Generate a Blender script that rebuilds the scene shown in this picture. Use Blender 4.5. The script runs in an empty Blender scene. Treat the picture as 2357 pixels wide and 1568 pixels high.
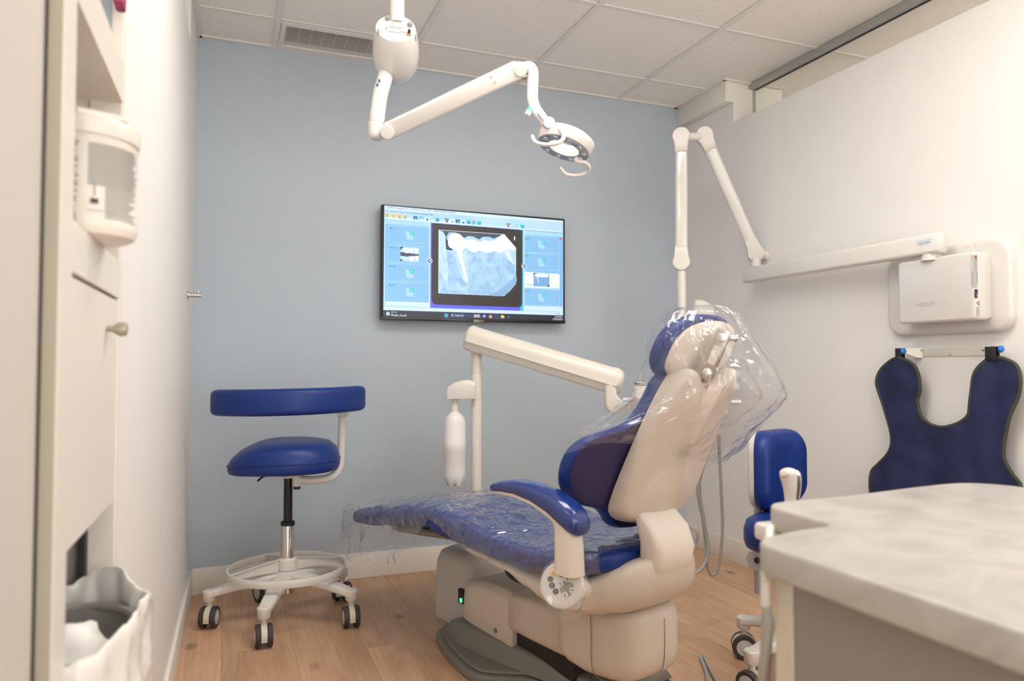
import bpy, bmesh, math, random
from mathutils import Vector as V, Matrix, noise, Euler
random.seed(7)
PI = math.pi
S = bpy.context.scene
C = S.collection

# ------------------------------------------------------------------ camera
F, CX, CY = 1691.0, 1178.5, 784.0
YAW, PITCH, CAMZ = math.radians(21.4), math.radians(1.93), 1.009
FW = V((math.sin(YAW)*math.cos(PITCH), math.cos(YAW)*math.cos(PITCH), math.sin(PITCH)))
RT = V((math.cos(YAW), -math.sin(YAW), 0)); UP = RT.cross(FW)
EYE = V((0, 0, CAMZ))
cam = bpy.data.cameras.new('camera'); co = bpy.data.objects.new('camera', cam); C.objects.link(co)
co.matrix_world = Matrix(((RT.x, UP.x, -FW.x, 0), (RT.y, UP.y, -FW.y, 0), (RT.z, UP.z, -FW.z, CAMZ), (0, 0, 0, 1)))
cam.sensor_width = 36.0; cam.lens = F/2357*36.0; cam.clip_start = .02
cam.dof.use_dof = True; cam.dof.focus_distance = 2.55; cam.dof.aperture_fstop = 3.6
S.camera = co
S.view_settings.view_transform = 'Standard'; S.view_settings.look = 'None'
S.view_settings.gamma = 1.0; S.view_settings.use_curve_mapping = False
S.view_settings.exposure = 0.2

# ------------------------------------------------------------------ world
w = bpy.data.worlds.new('world'); S.world = w; w.use_nodes = True
w.node_tree.nodes['Background'].inputs[0].default_value = (1.0, .97, .93, 1)
w.node_tree.nodes['Background'].inputs[1].default_value = 2.75
PANEL_STRENGTH = 10.6        # ceiling light panels (built with the ceiling below)
PANEL_COLOR = (1.0, .945, .885)

# a pixel gives a direction; the plane it meets gives the distance
def ray(u, v): return FW + RT*((u-CX)/F) - UP*((v-CY)/F)
def on_x(u, v, x): d = ray(u, v); return EYE + d*(x/d.x)
def on_y(u, v, y): d = ray(u, v); return EYE + d*(y/d.y)
def on_z(u, v, z): d = ray(u, v); return EYE + d*((z-CAMZ)/d.z)
def at(u, v, dep): return EYE + ray(u, v)*dep

# ------------------------------------------------------------------ materials
MATS = {}
def nn(nt, t, **k):
    n = nt.nodes.new(t)
    for a, b in k.items(): setattr(n, a, b)
    return n
def pm(name, col, rough=.5, metal=0.0, spec=.5, coat=0.0, bump=0.0, bscale=200.0, var=0.03, vscale=6.0, trans=0.0, emit=None, estr=0.0, sub=0.0):
    m = bpy.data.materials.new(name); m.use_nodes = True; nt = m.node_tree; b = nt.nodes['Principled BSDF']
    b.inputs['Roughness'].default_value = rough; b.inputs['Metallic'].default_value = metal
    b.inputs['Specular IOR Level'].default_value = spec; b.inputs['Coat Weight'].default_value = coat
    b.inputs['Coat Roughness'].default_value = .08
    b.inputs['Transmission Weight'].default_value = trans
    if sub: b.inputs['Subsurface Weight'].default_value = sub; b.inputs['Subsurface Radius'].default_value = (.02, .02, .02)
    tc = nn(nt, 'ShaderNodeTexCoord')
    if var > 0:
        n = nn(nt, 'ShaderNodeTexNoise'); n.inputs['Scale'].default_value = vscale; n.inputs['Detail'].default_value = 4
        nt.links.new(tc.outputs['Object'], n.inputs['Vector'])
        r = nn(nt, 'ShaderNodeValToRGB')
        r.color_ramp.elements[0].position = .3; r.color_ramp.elements[1].position = .7
        r.color_ramp.elements[0].color = (*[c*(1-var) for c in col], 1); r.color_ramp.elements[1].color = (*[min(1, c*(1+var)) for c in col], 1)
        nt.links.new(n.outputs['Fac'], r.inputs['Fac']); nt.links.new(r.outputs['Color'], b.inputs['Base Color'])
    else: b.inputs['Base Color'].default_value = (*col, 1)
    if bump > 0:
        n2 = nn(nt, 'ShaderNodeTexNoise'); n2.inputs['Scale'].default_value = bscale; n2.inputs['Detail'].default_value = 3
        nt.links.new(tc.outputs['Object'], n2.inputs['Vector'])
        bp = nn(nt, 'ShaderNodeBump'); bp.inputs['Strength'].default_value = bump; bp.inputs['Distance'].default_value = .002
        nt.links.new(n2.outputs['Fac'], bp.inputs['Height']); nt.links.new(bp.outputs['Normal'], b.inputs['Normal'])
    if emit: b.inputs['Emission Color'].default_value = (*emit, 1); b.inputs['Emission Strength'].default_value = estr
    MATS[name] = m; return m
def em(name, col, s=1.0):
    m = bpy.data.materials.new(name); m.use_nodes = True; nt = m.node_tree
    b = nt.nodes['Principled BSDF']; b.inputs['Base Color'].default_value = (.01, .01, .01, 1); b.inputs['Roughness'].default_value = .25
    b.inputs['Emission Color'].default_value = (*col, 1); b.inputs['Emission Strength'].default_value = s
    MATS[name] = m; return m
def srgb(r, g, b):
    return tuple((c/255/12.92 if c/255 <= .04045 else ((c/255+.055)/1.055)**2.4) for c in (r, g, b))

pm('wall_white', (.81, .79, .765), .55, bump=.05, bscale=350, var=.01)
pm('wall_blue', (.455, .525, .59), .5, bump=.05, bscale=350, var=.01)
pm('trim_white', (.84, .80, .74), .35, var=.01)
pm('bulk_white', (.80, .77, .70), .5, var=.01)
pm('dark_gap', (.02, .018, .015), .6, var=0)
pm('grey_alu', (.45, .44, .41), .4, metal=.4, var=.02)
pm('grid_white', (.80, .77, .73), .4, var=.01)
pm('panel_dimmed', (.62, .58, .53), .45, var=.01)
pm('cab_white', (.77, .72, .65), .4, var=.01)
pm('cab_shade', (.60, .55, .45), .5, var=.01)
pm('knob_brass', (.42, .38, .30), .45, metal=.5, var=.02)
pm('gloss_white', (.68, .655, .62), .12, coat=.4, var=.01)
pm('satin_white', (.69, .66, .615), .3, var=.01)
pm('cream', (.74, .70, .62), .25, coat=.2, var=.015)
pm('chair_beige', (.60, .535, .455), .42, var=.015, bump=.03, bscale=500)
pm('chair_pale', (.70, .64, .56), .4, var=.015, bump=.03, bscale=500)
pm('base_grey', (.185, .175, .15), .45, var=.03, bump=.05, bscale=400)
pm('jbox_grey', (.66, .63, .58), .4, var=.015)
pm('blue_vinyl', (.010, .034, .19), .36, spec=.3, bump=.08, bscale=700, var=.06)
pm('blue_gloss', (.010, .034, .19), .14, spec=.5, coat=.5, var=.05)
pm('return_shade', (.40, .36, .28), .5, var=.01)
pm('floor_pale', (.5, .36, .24), .5, var=.1)
pm('blue_rear', (.026, .021, .082), .6, bump=.1, bscale=900, var=.06)
pm('navy_cloth', (.011, .018, .072), .75, bump=.25, bscale=1200, var=.2, vscale=9)
pm('olive_trim', (.045, .05, .038), .8, bump=.3, bscale=900, var=.15)
pm('black', (.012, .012, .014), .5, var=0)
pm('black_gloss', (.01, .01, .012), .18, var=0)
pm('rubber', (.045, .04, .042), .6, var=.05)
pm('caster_cream', (.62, .58, .46), .4, var=.02)
pm('hub_grey', (.55, .53, .5), .4, var=.02)
pm('chrome', (.72, .70, .67), .13, metal=1.0, var=0)
pm('steel', (.6, .58, .55), .28, metal=1.0, var=.02)
pm('hose_grey', (.38, .37, .33), .4, var=.03)
pm('grey_plastic', (.40, .385, .35), .4, var=.02)
pm('bottle_white', (.84, .82, .78), .4, var=.01, sub=.15)
pm('canister', (.80, .75, .68), .3, var=.01)
pm('print_grey', (.28, .27, .26), .5, var=0)
pm('print_dark', (.05, .05, .06), .5, var=0)
pm('print_mid', (.45, .42, .40), .5, var=0)
pm('sticker_grey', (.52, .54, .55), .35, var=.01)
pm('sticker_blue', (.62, .68, .74), .35, var=.01)
pm('orange', (.85, .50, .10), .4, var=0)
pm('red', (.6, .05, .04), .4, var=0)
pm('blue_cap', (.01, .17, .62), .35, var=.02)
pm('logo_blue', (.02, .2, .6), .4, var=0)
pm('pink', (.30, .03, .10), .6, var=.5, vscale=60)
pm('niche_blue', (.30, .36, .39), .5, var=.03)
pm('fuse_grey', (.30, .30, .29), .35, var=.02)
pm('lens_blue', (.23, .28, .37), .08, coat=.6, var=.2, vscale=60)
pm('bag_white', (.82, .79, .75), .22, coat=.3, var=.02, sub=.2)
pm('tissue', (.85, .83, .80), .7, var=.03)
pm('bin_grey', (.30, .29, .27), .4, var=.03)
em('green_led', (.1, .95, .45), 1.2)
em('panel_light', PANEL_COLOR, PANEL_STRENGTH)

def film(name, milk=.05, refl=1.0, tint=(.97, .97, .98), bst=.5, pwr=4.0):
    m = bpy.data.materials.new(name); m.use_nodes = True; nt = m.node_tree
    for n in list(nt.nodes): nt.nodes.remove(n)
    out = nn(nt, 'ShaderNodeOutputMaterial'); tr = nn(nt, 'ShaderNodeBsdfTransparent'); gl = nn(nt, 'ShaderNodeBsdfGlossy'); df = nn(nt, 'ShaderNodeBsdfTranslucent'); d2 = nn(nt, 'ShaderNodeBsdfDiffuse')
    tr.inputs[0].default_value = (*tint, 1); gl.inputs['Roughness'].default_value = .1; gl.inputs[0].default_value = (1, 1, 1, 1)
    fr = nn(nt, 'ShaderNodeLayerWeight'); fr.inputs[0].default_value = .5
    tc = nn(nt, 'ShaderNodeTexCoord'); no = nn(nt, 'ShaderNodeTexNoise'); no.inputs['Scale'].default_value = 6; no.inputs['Detail'].default_value = 2
    nt.links.new(tc.outputs['Object'], no.inputs['Vector'])
    ds = nn(nt, 'ShaderNodeVectorMath', operation='MULTIPLY_ADD'); ds.inputs[1].default_value = (.12, .12, .12)
    nt.links.new(no.outputs['Color'], ds.inputs[0]); nt.links.new(tc.outputs['Object'], ds.inputs[2])
    hs_ = []
    for sc_, wt in ((5.0, 1.0), (12.0, .5)):
        vo = nn(nt, 'ShaderNodeTexVoronoi'); vo.feature = 'DISTANCE_TO_EDGE'; vo.inputs['Scale'].default_value = sc_; nt.links.new(ds.outputs[0], vo.inputs['Vector'])
        m_ = nn(nt, 'ShaderNodeMath', operation='MULTIPLY'); m_.inputs[1].default_value = wt; nt.links.new(vo.outputs['Distance'], m_.inputs[0]); hs_.append(m_)
    sm_ = nn(nt, 'ShaderNodeMath', operation='ADD'); nt.links.new(hs_[0].outputs[0], sm_.inputs[0]); nt.links.new(hs_[1].outputs[0], sm_.inputs[1])
    bp = nn(nt, 'ShaderNodeBump'); bp.inputs['Strength'].default_value = bst; bp.inputs['Distance'].default_value = .04
    nt.links.new(sm_.outputs[0], bp.inputs['Height'])
    for x in (fr, gl): nt.links.new(bp.outputs['Normal'], x.inputs['Normal'])
    pw_ = nn(nt, 'ShaderNodeMath', operation='POWER'); pw_.inputs[1].default_value = pwr; nt.links.new(fr.outputs['Facing'], pw_.inputs[0])
    mu = nn(nt, 'ShaderNodeMath', operation='MULTIPLY_ADD'); mu.inputs[1].default_value = .85*refl; mu.inputs[2].default_value = .085*refl; mu.use_clamp = True
    nt.links.new(pw_.outputs[0], mu.inputs[0])
    a = nn(nt, 'ShaderNodeMixShader'); a.inputs[0].default_value = .5; nt.links.new(df.outputs[0], a.inputs[1]); nt.links.new(d2.outputs[0], a.inputs[2])
    b = nn(nt, 'ShaderNodeMixShader'); b.inputs[0].default_value = milk; nt.links.new(tr.outputs[0], b.inputs[1]); nt.links.new(a.outputs[0], b.inputs[2])
    c = nn(nt, 'ShaderNodeMixShader'); nt.links.new(mu.outputs[0], c.inputs[0]); nt.links.new(b.outputs[0], c.inputs[1]); nt.links.new(gl.outputs[0], c.inputs[2])
    nt.links.new(c.outputs[0], out.inputs[0]); MATS[name] = m
film('film', .045, 1.1, bst=.8)
film('film_soft', .06, .7, bst=.3, pwr=6.0)
film('film_bag', .022, .9, bst=.6, pwr=6.0)
film('film_milky', .16)

def wood():
    m = bpy.data.materials.new('oak'); m.use_nodes = True; nt = m.node_tree; b = nt.nodes['Principled BSDF']; L = nt.links.new
    tc = nn(nt, 'ShaderNodeTexCoord'); oi = nn(nt, 'ShaderNodeObjectInfo')
    cb = nn(nt, 'ShaderNodeCombineXYZ'); mr = nn(nt, 'ShaderNodeMath', operation='MULTIPLY'); mr.inputs[1].default_value = 37.0
    L(oi.outputs['Random'], mr.inputs[0]); L(mr.outputs[0], cb.inputs[0]); L(mr.outputs[0], cb.inputs[1]); L(mr.outputs[0], cb.inputs[2])
    ad = nn(nt, 'ShaderNodeVectorMath', operation='ADD'); L(tc.outputs['Object'], ad.inputs[0]); L(cb.outputs[0], ad.inputs[1])
    def nz(sx, sy, sc, det, dist):
        mp = nn(nt, 'ShaderNodeMapping'); mp.inputs['Scale'].default_value = (sx, sy, 1); L(ad.outputs[0], mp.inputs[0])
        n = nn(nt, 'ShaderNodeTexNoise'); n.inputs['Scale'].default_value = sc; n.inputs['Detail'].default_value = det; n.inputs['Distortion'].default_value = dist
        L(mp.outputs[0], n.inputs['Vector']); return n
    broad = nz(7, 1.6, 1, 4, 1.8); fine = nz(55, 3, 1, 6, 1.2)
    mp = nn(nt, 'ShaderNodeMapping'); mp.inputs['Scale'].default_value = (10, .9, 1); L(ad.outputs[0], mp.inputs[0])
    wv = nn(nt, 'ShaderNodeTexWave'); wv.inputs['Scale'].default_value = 1.3; wv.inputs['Distortion'].default_value = 6; wv.inputs['Detail'].default_value = 3; wv.inputs['Detail Scale'].default_value = .8
    L(mp.outputs[0], wv.inputs['Vector'])
    r1 = nn(nt, 'ShaderNodeValToRGB'); e = r1.color_ramp.elements
    e[0].position = .25; e[0].color = (.52, .30, .165, 1); e[1].position = .75; e[1].color = (.72, .46, .275, 1)
    L(broad.outputs['Fac'], r1.inputs[0])
    def mixm(a, fac_out, lo, hi, t0=.3, t1=.7):
        r = nn(nt, 'ShaderNodeValToRGB'); r.color_ramp.elements[0].position = t0; r.color_ramp.elements[1].position = t1
        r.color_ramp.elements[0].color = (lo, lo, lo, 1); r.color_ramp.elements[1].color = (hi, hi, hi, 1); L(fac_out, r.inputs[0])
        mx = nn(nt, 'ShaderNodeMix', data_type='RGBA', blend_type='MULTIPLY'); mx.inputs[0].default_value = 1
        L(a, mx.inputs[6]); L(r.outputs[0], mx.inputs[7]); return mx.outputs[2]
    c = mixm(r1.outputs[0], fine.outputs['Fac'], .86, 1.06)
    c = mixm(c, wv.outputs['Fac'], .965, 1.015)
    vo = nn(nt, 'ShaderNodeTexVoronoi'); vo.inputs['Scale'].default_value = 1.0
    mp2 = nn(nt, 'ShaderNodeMapping'); mp2.inputs['Scale'].default_value = (4.6, 2.6, 1); L(ad.outputs[0], mp2.inputs[0]); L(mp2.outputs[0], vo.inputs['Vector'])
    c = mixm(c, vo.outputs['Distance'], .42, 1.0, .03, .13)
    rnd = mixm(c, oi.outputs['Random'], .86, 1.1, 0, 1)
    L(rnd, b.inputs['Base Color']); b.inputs['Roughness'].default_value = .42
    bp = nn(nt, 'ShaderNodeBump'); bp.inputs['Strength'].default_value = .12; bp.inputs['Distance'].default_value = .001
    L(fine.outputs['Fac'], bp.inputs['Height']); L(bp.outputs['Normal'], b.inputs['Normal'])
    MATS['oak'] = m
wood()
def tile_mat():
    m = pm('ceiling_tile', (.82, .78, .73), .85, var=.02); nt = m.node_tree; b = nt.nodes['Principled BSDF']; L = nt.links.new
    tc = nn(nt, 'ShaderNodeTexCoord'); oi = nn(nt, 'ShaderNodeObjectInfo')
    ad = nn(nt, 'ShaderNodeVectorMath', operation='ADD'); L(tc.outputs['Object'], ad.inputs[0]); L(oi.outputs['Location'], ad.inputs[1])
    v = nn(nt, 'ShaderNodeTexVoronoi'); v.inputs['Scale'].default_value = 120; L(ad.outputs[0], v.inputs['Vector'])
    n = nn(nt, 'ShaderNodeTexNoise'); n.inputs['Scale'].default_value = 45; n.inputs['Detail'].default_value = 2; L(ad.outputs[0], n.inputs['Vector'])
    sm = nn(nt, 'ShaderNodeMath', operation='MULTIPLY_ADD'); sm.inputs[1].default_value = .9; L(n.outputs['Fac'], sm.inputs[0]); L(v.outputs['Distance'], sm.inputs[2])
    r = nn(nt, 'ShaderNodeValToRGB'); r.color_ramp.elements[0].position = .42; r.color_ramp.elements[0].color = (.30, .26, .22, 1)
    r.color_ramp.elements[1].position = .56; r.color_ramp.elements[1].color = (.90, .86, .81, 1); L(sm.outputs[0], r.inputs[0])
    L(r.outputs[0], b.inputs['Base Color'])
tile_mat()
def marble():
    m = pm('marble_top', (.80, .76, .71), .3, var=.0); nt = m.node_tree; b = nt.nodes['Principled BSDF']; L = nt.links.new
    tc = nn(nt, 'ShaderNodeTexCoord'); n = nn(nt, 'ShaderNodeTexNoise'); n.inputs['Scale'].default_value = 9; n.inputs['Detail'].default_value = 6; n.inputs['Distortion'].default_value = 1.5
    L(tc.outputs['Object'], n.inputs['Vector']); r = nn(nt, 'ShaderNodeValToRGB')
    r.color_ramp.elements[0].position = .35; r.color_ramp.elements[0].color = (.40, .375, .345, 1); r.color_ramp.elements[1].position = .6; r.color_ramp.elements[1].color = (.50, .475, .44, 1)
    L(n.outputs['Fac'], r.inputs[0]); L(r.outputs[0], b.inputs['Base Color'])
marble()
gm = bpy.data.materials.new('clear_glass'); gm.use_nodes = True
def glass():
    nt = gm.node_tree
    for n in list(nt.nodes): nt.nodes.remove(n)
    o = nn(nt, 'ShaderNodeOutputMaterial'); t = nn(nt, 'ShaderNodeBsdfTransparent'); t.inputs[0].default_value = (.98, .985, .97, 1)
    g = nn(nt, 'ShaderNodeBsdfGlossy'); g.inputs['Roughness'].default_value = .0; f0 = nn(nt, 'ShaderNodeLayerWeight'); f0.inputs[0].default_value = .5
    f1 = nn(nt, 'ShaderNodeMath', operation='POWER'); f1.inputs[1].default_value = 5.0; nt.links.new(f0.outputs['Facing'], f1.inputs[0])
    f = nn(nt, 'ShaderNodeMath', operation='MULTIPLY_ADD'); f.inputs[1].default_value = .9; f.inputs[2].default_value = .05; nt.links.new(f1.outputs[0], f.inputs[0])
    mx = nn(nt, 'ShaderNodeMixShader'); nt.links.new(f.outputs[0], mx.inputs[0]); nt.links.new(t.outputs[0], mx.inputs[1]); nt.links.new(g.outputs[0], mx.inputs[2]); nt.links.new(mx.outputs[0], o.inputs[0])
glass(); MATS['clear_glass'] = gm

# ------------------------------------------------------------------ geometry: every function returns (verts, faces)
def rotm(rx=0, ry=0, rz=0): return Euler((rx, ry, rz)).to_matrix()
def box(c, s, R=None):
    c = V(c); vs = []
    for z in (-1, 1):
        for y in (-1, 1):
            for x in (-1, 1):
                p = V((x*s[0]/2, y*s[1]/2, z*s[2]/2)); vs.append(c + (R @ p if R else p))
    return vs, [(0, 2, 3, 1), (4, 5, 7, 6), (0, 1, 5, 4), (2, 6, 7, 3), (0, 4, 6, 2), (1, 3, 7, 5)]
def bx(x0, x1, y0, y1, z0, z1): return box(((x0+x1)/2, (y0+y1)/2, (z0+z1)/2), (abs(x1-x0), abs(y1-y0), abs(z1-z0)))
def loft(rings, cap=True, closed=True):
    vs, fs = [], []; n = len(rings[0])
    for r in rings: vs += [V(p) for p in r]
    for i in range(len(rings)-1):
        for j in range(n if closed else n-1):
            k = (j+1) % n; fs.append((i*n+j, i*n+k, (i+1)*n+k, (i+1)*n+j))
    if cap and closed:
        fs.append(tuple(range(n))[::-1]); b = (len(rings)-1)*n; fs.append(tuple(b+j for j in range(n)))
    return vs, fs
def basis(d, hint=V((0, 0, 1))):
    d = V(d).normalized()
    if abs(d.dot(hint)) > .98: hint = V((0, 1, 0)) if abs(d.y) < .9 else V((1, 0, 0))
    a = hint.cross(d).normalized(); return a, d.cross(a).normalized()
def circ(c, a, b, ra, rb=None, n=24, e=2.0):
    rb = ra if rb is None else rb; out = []
    for i in range(n):
        t = 2*PI*i/n; x, y = math.cos(t), math.sin(t)
        if e != 2: x = math.copysign(abs(x)**(2/e), x); y = math.copysign(abs(y)**(2/e), y)
        out.append(V(c) + a*(ra*x) + b*(rb*y))
    return out
def cyl(p0, p1, r0, r1=None, n=24):
    p0, p1 = V(p0), V(p1); r1 = r0 if r1 is None else r1; a, b = basis(p1-p0)
    return loft([circ(p0, a, b, r0, n=n), circ(p1, a, b, r1, n=n)])
def lathe(prof, o, axis=(0, 0, 1), n=32, hint=V((0, 1, 0))):
    o = V(o); ax = V(axis).normalized(); a, b = basis(ax, hint)
    return loft([circ(o + ax*h, a, b, max(r, 1e-4), n=n) for r, h in prof])
def crom(pts, k=6, closed=False):
    P = [V(p) for p in pts]; n = len(P); out = []
    for i in range(n if closed else n-1):
        p0 = P[(i-1) % n] if closed or i > 0 else P[0]*2-P[1]; p1 = P[i]; p2 = P[(i+1) % n]; p3 = P[(i+2) % n] if closed or i+2 < n else P[-1]*2-P[-2]
        for j in range(k):
            t = j/k; out.append(.5*((2*p1) + (p2-p0)*t + (2*p0-5*p1+4*p2-p3)*t*t + (3*p1-p0-3*p2+p3)*t**3))
    if not closed: out.append(P[-1])
    return out
def tube(pts, r, n=12, k=6, smooth=True, closed=False, flat=1.0, hint=None):
    P = crom(pts, k, closed) if smooth else [V(p) for p in pts]; m = len(P)
    R = r if callable(r) else (lambda t: r) if not isinstance(r, (list, tuple)) else (lambda t: r[min(int(t*(len(r)-1)), len(r)-2)]*(1-(t*(len(r)-1)-min(int(t*(len(r)-1)), len(r)-2))) + r[min(int(t*(len(r)-1)), len(r)-2)+1]*(t*(len(r)-1)-min(int(t*(len(r)-1)), len(r)-2)))
    rings = []; a = None
    for i, p in enumerate(P):
        d = (P[(i+1) % m]-P[i-1]) if closed else (P[min(i+1, m-1)]-P[max(i-1, 0)]); d.normalize()
        if a is None: a, b = basis(d, hint or V((0, 0, 1)))
        else: a = (a - d*a.dot(d)).normalized(); b = d.cross(a)
        rr = R(i/(m-1)); rings.append(circ(p, a, b, rr, rr*flat, n=n))
    if closed:
        rings.append(rings[0]); return loft(rings, cap=False)
    return loft(rings)
def prism(poly, to, h0, h1):
    n = len(poly); vs = [to(x, y, h0) for x, y in poly] + [to(x, y, h1) for x, y in poly]
    fs = [tuple(range(n))[::-1], tuple(range(n, 2*n))] + [(i, (i+1) % n, n+(i+1) % n, n+i) for i in range(n)]
    return [V(v) for v in vs], fs
def rrect(x0, x1, y0, y1, r, k=5):
    out = []
    for cx, cy, a in ((x1-r, y1-r, 0), (x0+r, y1-r, 90), (x0+r, y0+r, 180), (x1-r, y0+r, 270)):
        for i in range(k+1):
            t = math.radians(a+90*i/k); out.append((cx+r*math.cos(t), cy+r*math.sin(t)))
    return out
def poly_smooth(pts, k=5): return [(p.x, p.y) for p in crom([(x, y, 0) for x, y in pts], k, True)]
def ell(c, rx, ry, rz, R=None, n=20, m=12, e=2.0):
    rings = []; c = V(c)
    for i in range(m+1):
        t = -PI/2 + PI*i/m; cz, sz = max(math.cos(t), 1e-3), math.sin(t)
        if e != 2: cz = cz**(2/e); sz = math.copysign(abs(sz)**(2/e), sz)
        ring = []
        for j in range(n):
            f = 2*PI*j/n; x, y = math.cos(f), math.sin(f)
            if e != 2: x = math.copysign(abs(x)**(2/e), x); y = math.copysign(abs(y)**(2/e), y)
            p = V((rx*cz*x, ry*cz*y, rz*sz)); ring.append(c + (R @ p if R else p))
        rings.append(ring)
    return loft(rings)
def grid(fn, nu, nv):
    vs = [V(fn(i/nu, j/nv)) for i in range(nu+1) for j in range(nv+1)]
    fs = [(i*(nv+1)+j, i*(nv+1)+j+1, (i+1)*(nv+1)+j+1, (i+1)*(nv+1)+j) for i in range(nu) for j in range(nv)]
    return vs, fs

ROOT = {}
def tagit(o, label=None, cat=None, group=None, kind=None):
    for k, x in (('label', label), ('category', cat), ('group', group), ('kind', kind)):
        if x: o[k] = x
    return o
def thing(name, label, cat, loc=(0, 0, 0), rz=0.0, group=None, kind=None):
    o = bpy.data.objects.new(name, None); C.objects.link(o); o.empty_display_size = .05
    o.location = loc; o.rotation_euler = (0, 0, rz); tagit(o, label, cat, group, kind)
    ROOT[o] = Matrix.Translation(V(loc)) @ Matrix.Rotation(rz, 4, 'Z'); return o
def mk(name, geos, mat, parent=None, smooth=35, sub=0, bevel=0.0, bseg=2, local=False, solid=0.0, origin=None, label=None, recalc=True):
    """one mesh object out of one or more (verts, faces); geos may also hold (geo, material) pairs"""
    if isinstance(geos, tuple): geos = [geos]
    me = bpy.data.meshes.new(name); bm = bmesh.new(); mats = []
    for g in geos:
        mt = mat
        if len(g) == 2 and isinstance(g[1], str): g, mt = g
        if mt not in mats: mats.append(mt)
        vv = [bm.verts.new(v) for v in g[0]]
        for f in g[1]:
            try: bm.faces.new([vv[i] for i in f]).material_index = mats.index(mt)
            except ValueError: pass
    if recalc: bmesh.ops.recalc_face_normals(bm, faces=bm.faces[:])
    if bevel:
        es = [e for e in bm.edges if len(e.link_faces) == 2 and e.calc_face_angle(0) > .6]
        bmesh.ops.bevel(bm, geom=es, offset=bevel, segments=bseg, affect='EDGES', profile=.5, clamp_overlap=True)
    M = ROOT.get(parent, Matrix.Identity(4)) if parent else Matrix.Identity(4)
    if origin is not None: M = Matrix.Translation(V(origin))
    if not local: bm.transform(M.inverted())
    bm.to_mesh(me); bm.free()
    for m in mats: me.materials.append(MATS[m])
    o = bpy.data.objects.new(name, me); C.objects.link(o)
    if smooth:
        me.shade_smooth()
        if smooth < 180: me.set_sharp_from_angle(angle=math.radians(smooth))
    if sub:
        s = o.modifiers.new('sub', 'SUBSURF'); s.levels = sub; s.render_levels = sub
    if solid:
        s = o.modifiers.new('solid', 'SOLIDIFY'); s.thickness = solid; s.offset = 0
    if origin is not None: o.location = origin
    if parent: o.parent = parent; ROOT[o] = M
    if label: o['label'] = label
    return o
def struct(name, geos, mat, parent=None, **k):
    o = mk(name, geos, mat, parent, **k)
    if not parent: o['kind'] = 'structure'
    return o
def dupobj(o, parent=None, loc=None, rz=None):
    c = o.copy(); C.objects.link(c); c.parent = parent
    if loc is not None: c.location = loc
    if rz is not None: c.rotation_euler = (0, 0, rz)
    return c
def txt(s, o, xd, yd, size, off=0.0, align='LEFT', bold=0.0):
    """flat lettering as a geo: o = baseline start, xd / yd unit directions"""
    cu = bpy.data.curves.new('t', 'FONT'); cu.body = s; cu.size = size; cu.align_x = align; cu.resolution_u = 2; cu.offset = bold
    ob = bpy.data.objects.new('t', cu); C.objects.link(ob)
    me = bpy.data.meshes.new_from_object(ob)
    xd, yd = V(xd).normalized(), V(yd).normalized(); nrm = xd.cross(yd)
    vs = [V(o) + xd*v.co.x + yd*v.co.y + nrm*off for v in me.vertices]; fs = [tuple(p.vertices) for p in me.polygons]
    bpy.data.objects.remove(ob); bpy.data.curves.remove(cu); bpy.data.meshes.remove(me)
    return vs, fs
def flat(pts): return [V(p) for p in pts], [tuple(range(len(pts)))]
# ------------------------------------------------------------------ the room
CE = 2.487; YB = 3.548; XR = 2.456; WT = 2.274; YP = 3.11
def L(t, off, z): return V((-.187 + .016*t + off, t, z))
def lbox(t0, t1, o0, o1, z0, z1):
    vs = [L(t, o, z) for z in (z0, z1) for t in (t0, t1) for o in (o0, o1)]
    return vs, [(0, 2, 3, 1), (4, 5, 7, 6), (0, 1, 5, 4), (2, 6, 7, 3), (0, 4, 6, 2), (1, 3, 7, 5)]
YF = -1.35
fl = struct('floor', bx(-2.3, 5.1, YF-.1, YB+.1, -.12, -.0125), 'dark_gap')
pw = .24; plank_mesh = {}
ends = {0: [2.80, .62], 2: [2.66, .50]}
for k in range(-1, 12):
    x0 = .004 + pw*k
    if x0 > XR: break
    xa, xb = max(x0, -.2), min(x0+pw, XR+.02)
    if xb-xa < .02: continue
    es = sorted([YF] + [e for e in (ends.get(k) or [3.0-((k*.83) % 1.9), 3.0-((k*.83) % 1.9)-1.6, 3.0-((k*.83) % 1.9)-3.2]) if YF+.1 < e < YB-.05] + [YB])
    for a, b in zip(es[:-1], es[1:]):
        key = (round(xb-xa, 3), round(b-a, 3))
        if key not in plank_mesh:
            o = mk('plank', box((0, 0, 0), (key[0]-.0004, key[1]-.0004, .012)), 'oak', None, smooth=0, bevel=.0005, bseg=1); plank_mesh[key] = o.data
        else:
            o = bpy.data.objects.new('plank', plank_mesh[key]); C.objects.link(o)
        o.location = ((xa+xb)/2, (a+b)/2, -.006); o.parent = fl
mk('neighbour_floor', bx(2.75, 5.0, YF, YB, -.012, 0), 'floor_pale', fl, smooth=0)
mk('neighbour_floor', bx(-2.2, -.33, YF, YB, -.012, 0), 'floor_pale', fl, smooth=0)
struct('wall_back', bx(-2.3, 5.1, YB, YB+.1, 0, CE), 'wall_blue')
wr = struct('wall_right', [bx(XR, XR+.27, YF, YP, 0, WT), bx(XR, XR+.27, YP, YB, 0, CE)], 'wall_white')
struct('bulkhead', [bx(XR-.05, XR, YP, YB, 2.38, CE), bx(XR+.27, XR+.32, YP, YB, 2.38, CE)], 'bulk_white', wr, bevel=.003)
struct('end_cap', [bx(XR-.05, XR+.32, YP-.006, YP, 2.38, CE), bx(XR, XR+.27, YP-.006, YP, WT, 2.38)], 'bulk_white', wr)
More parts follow.
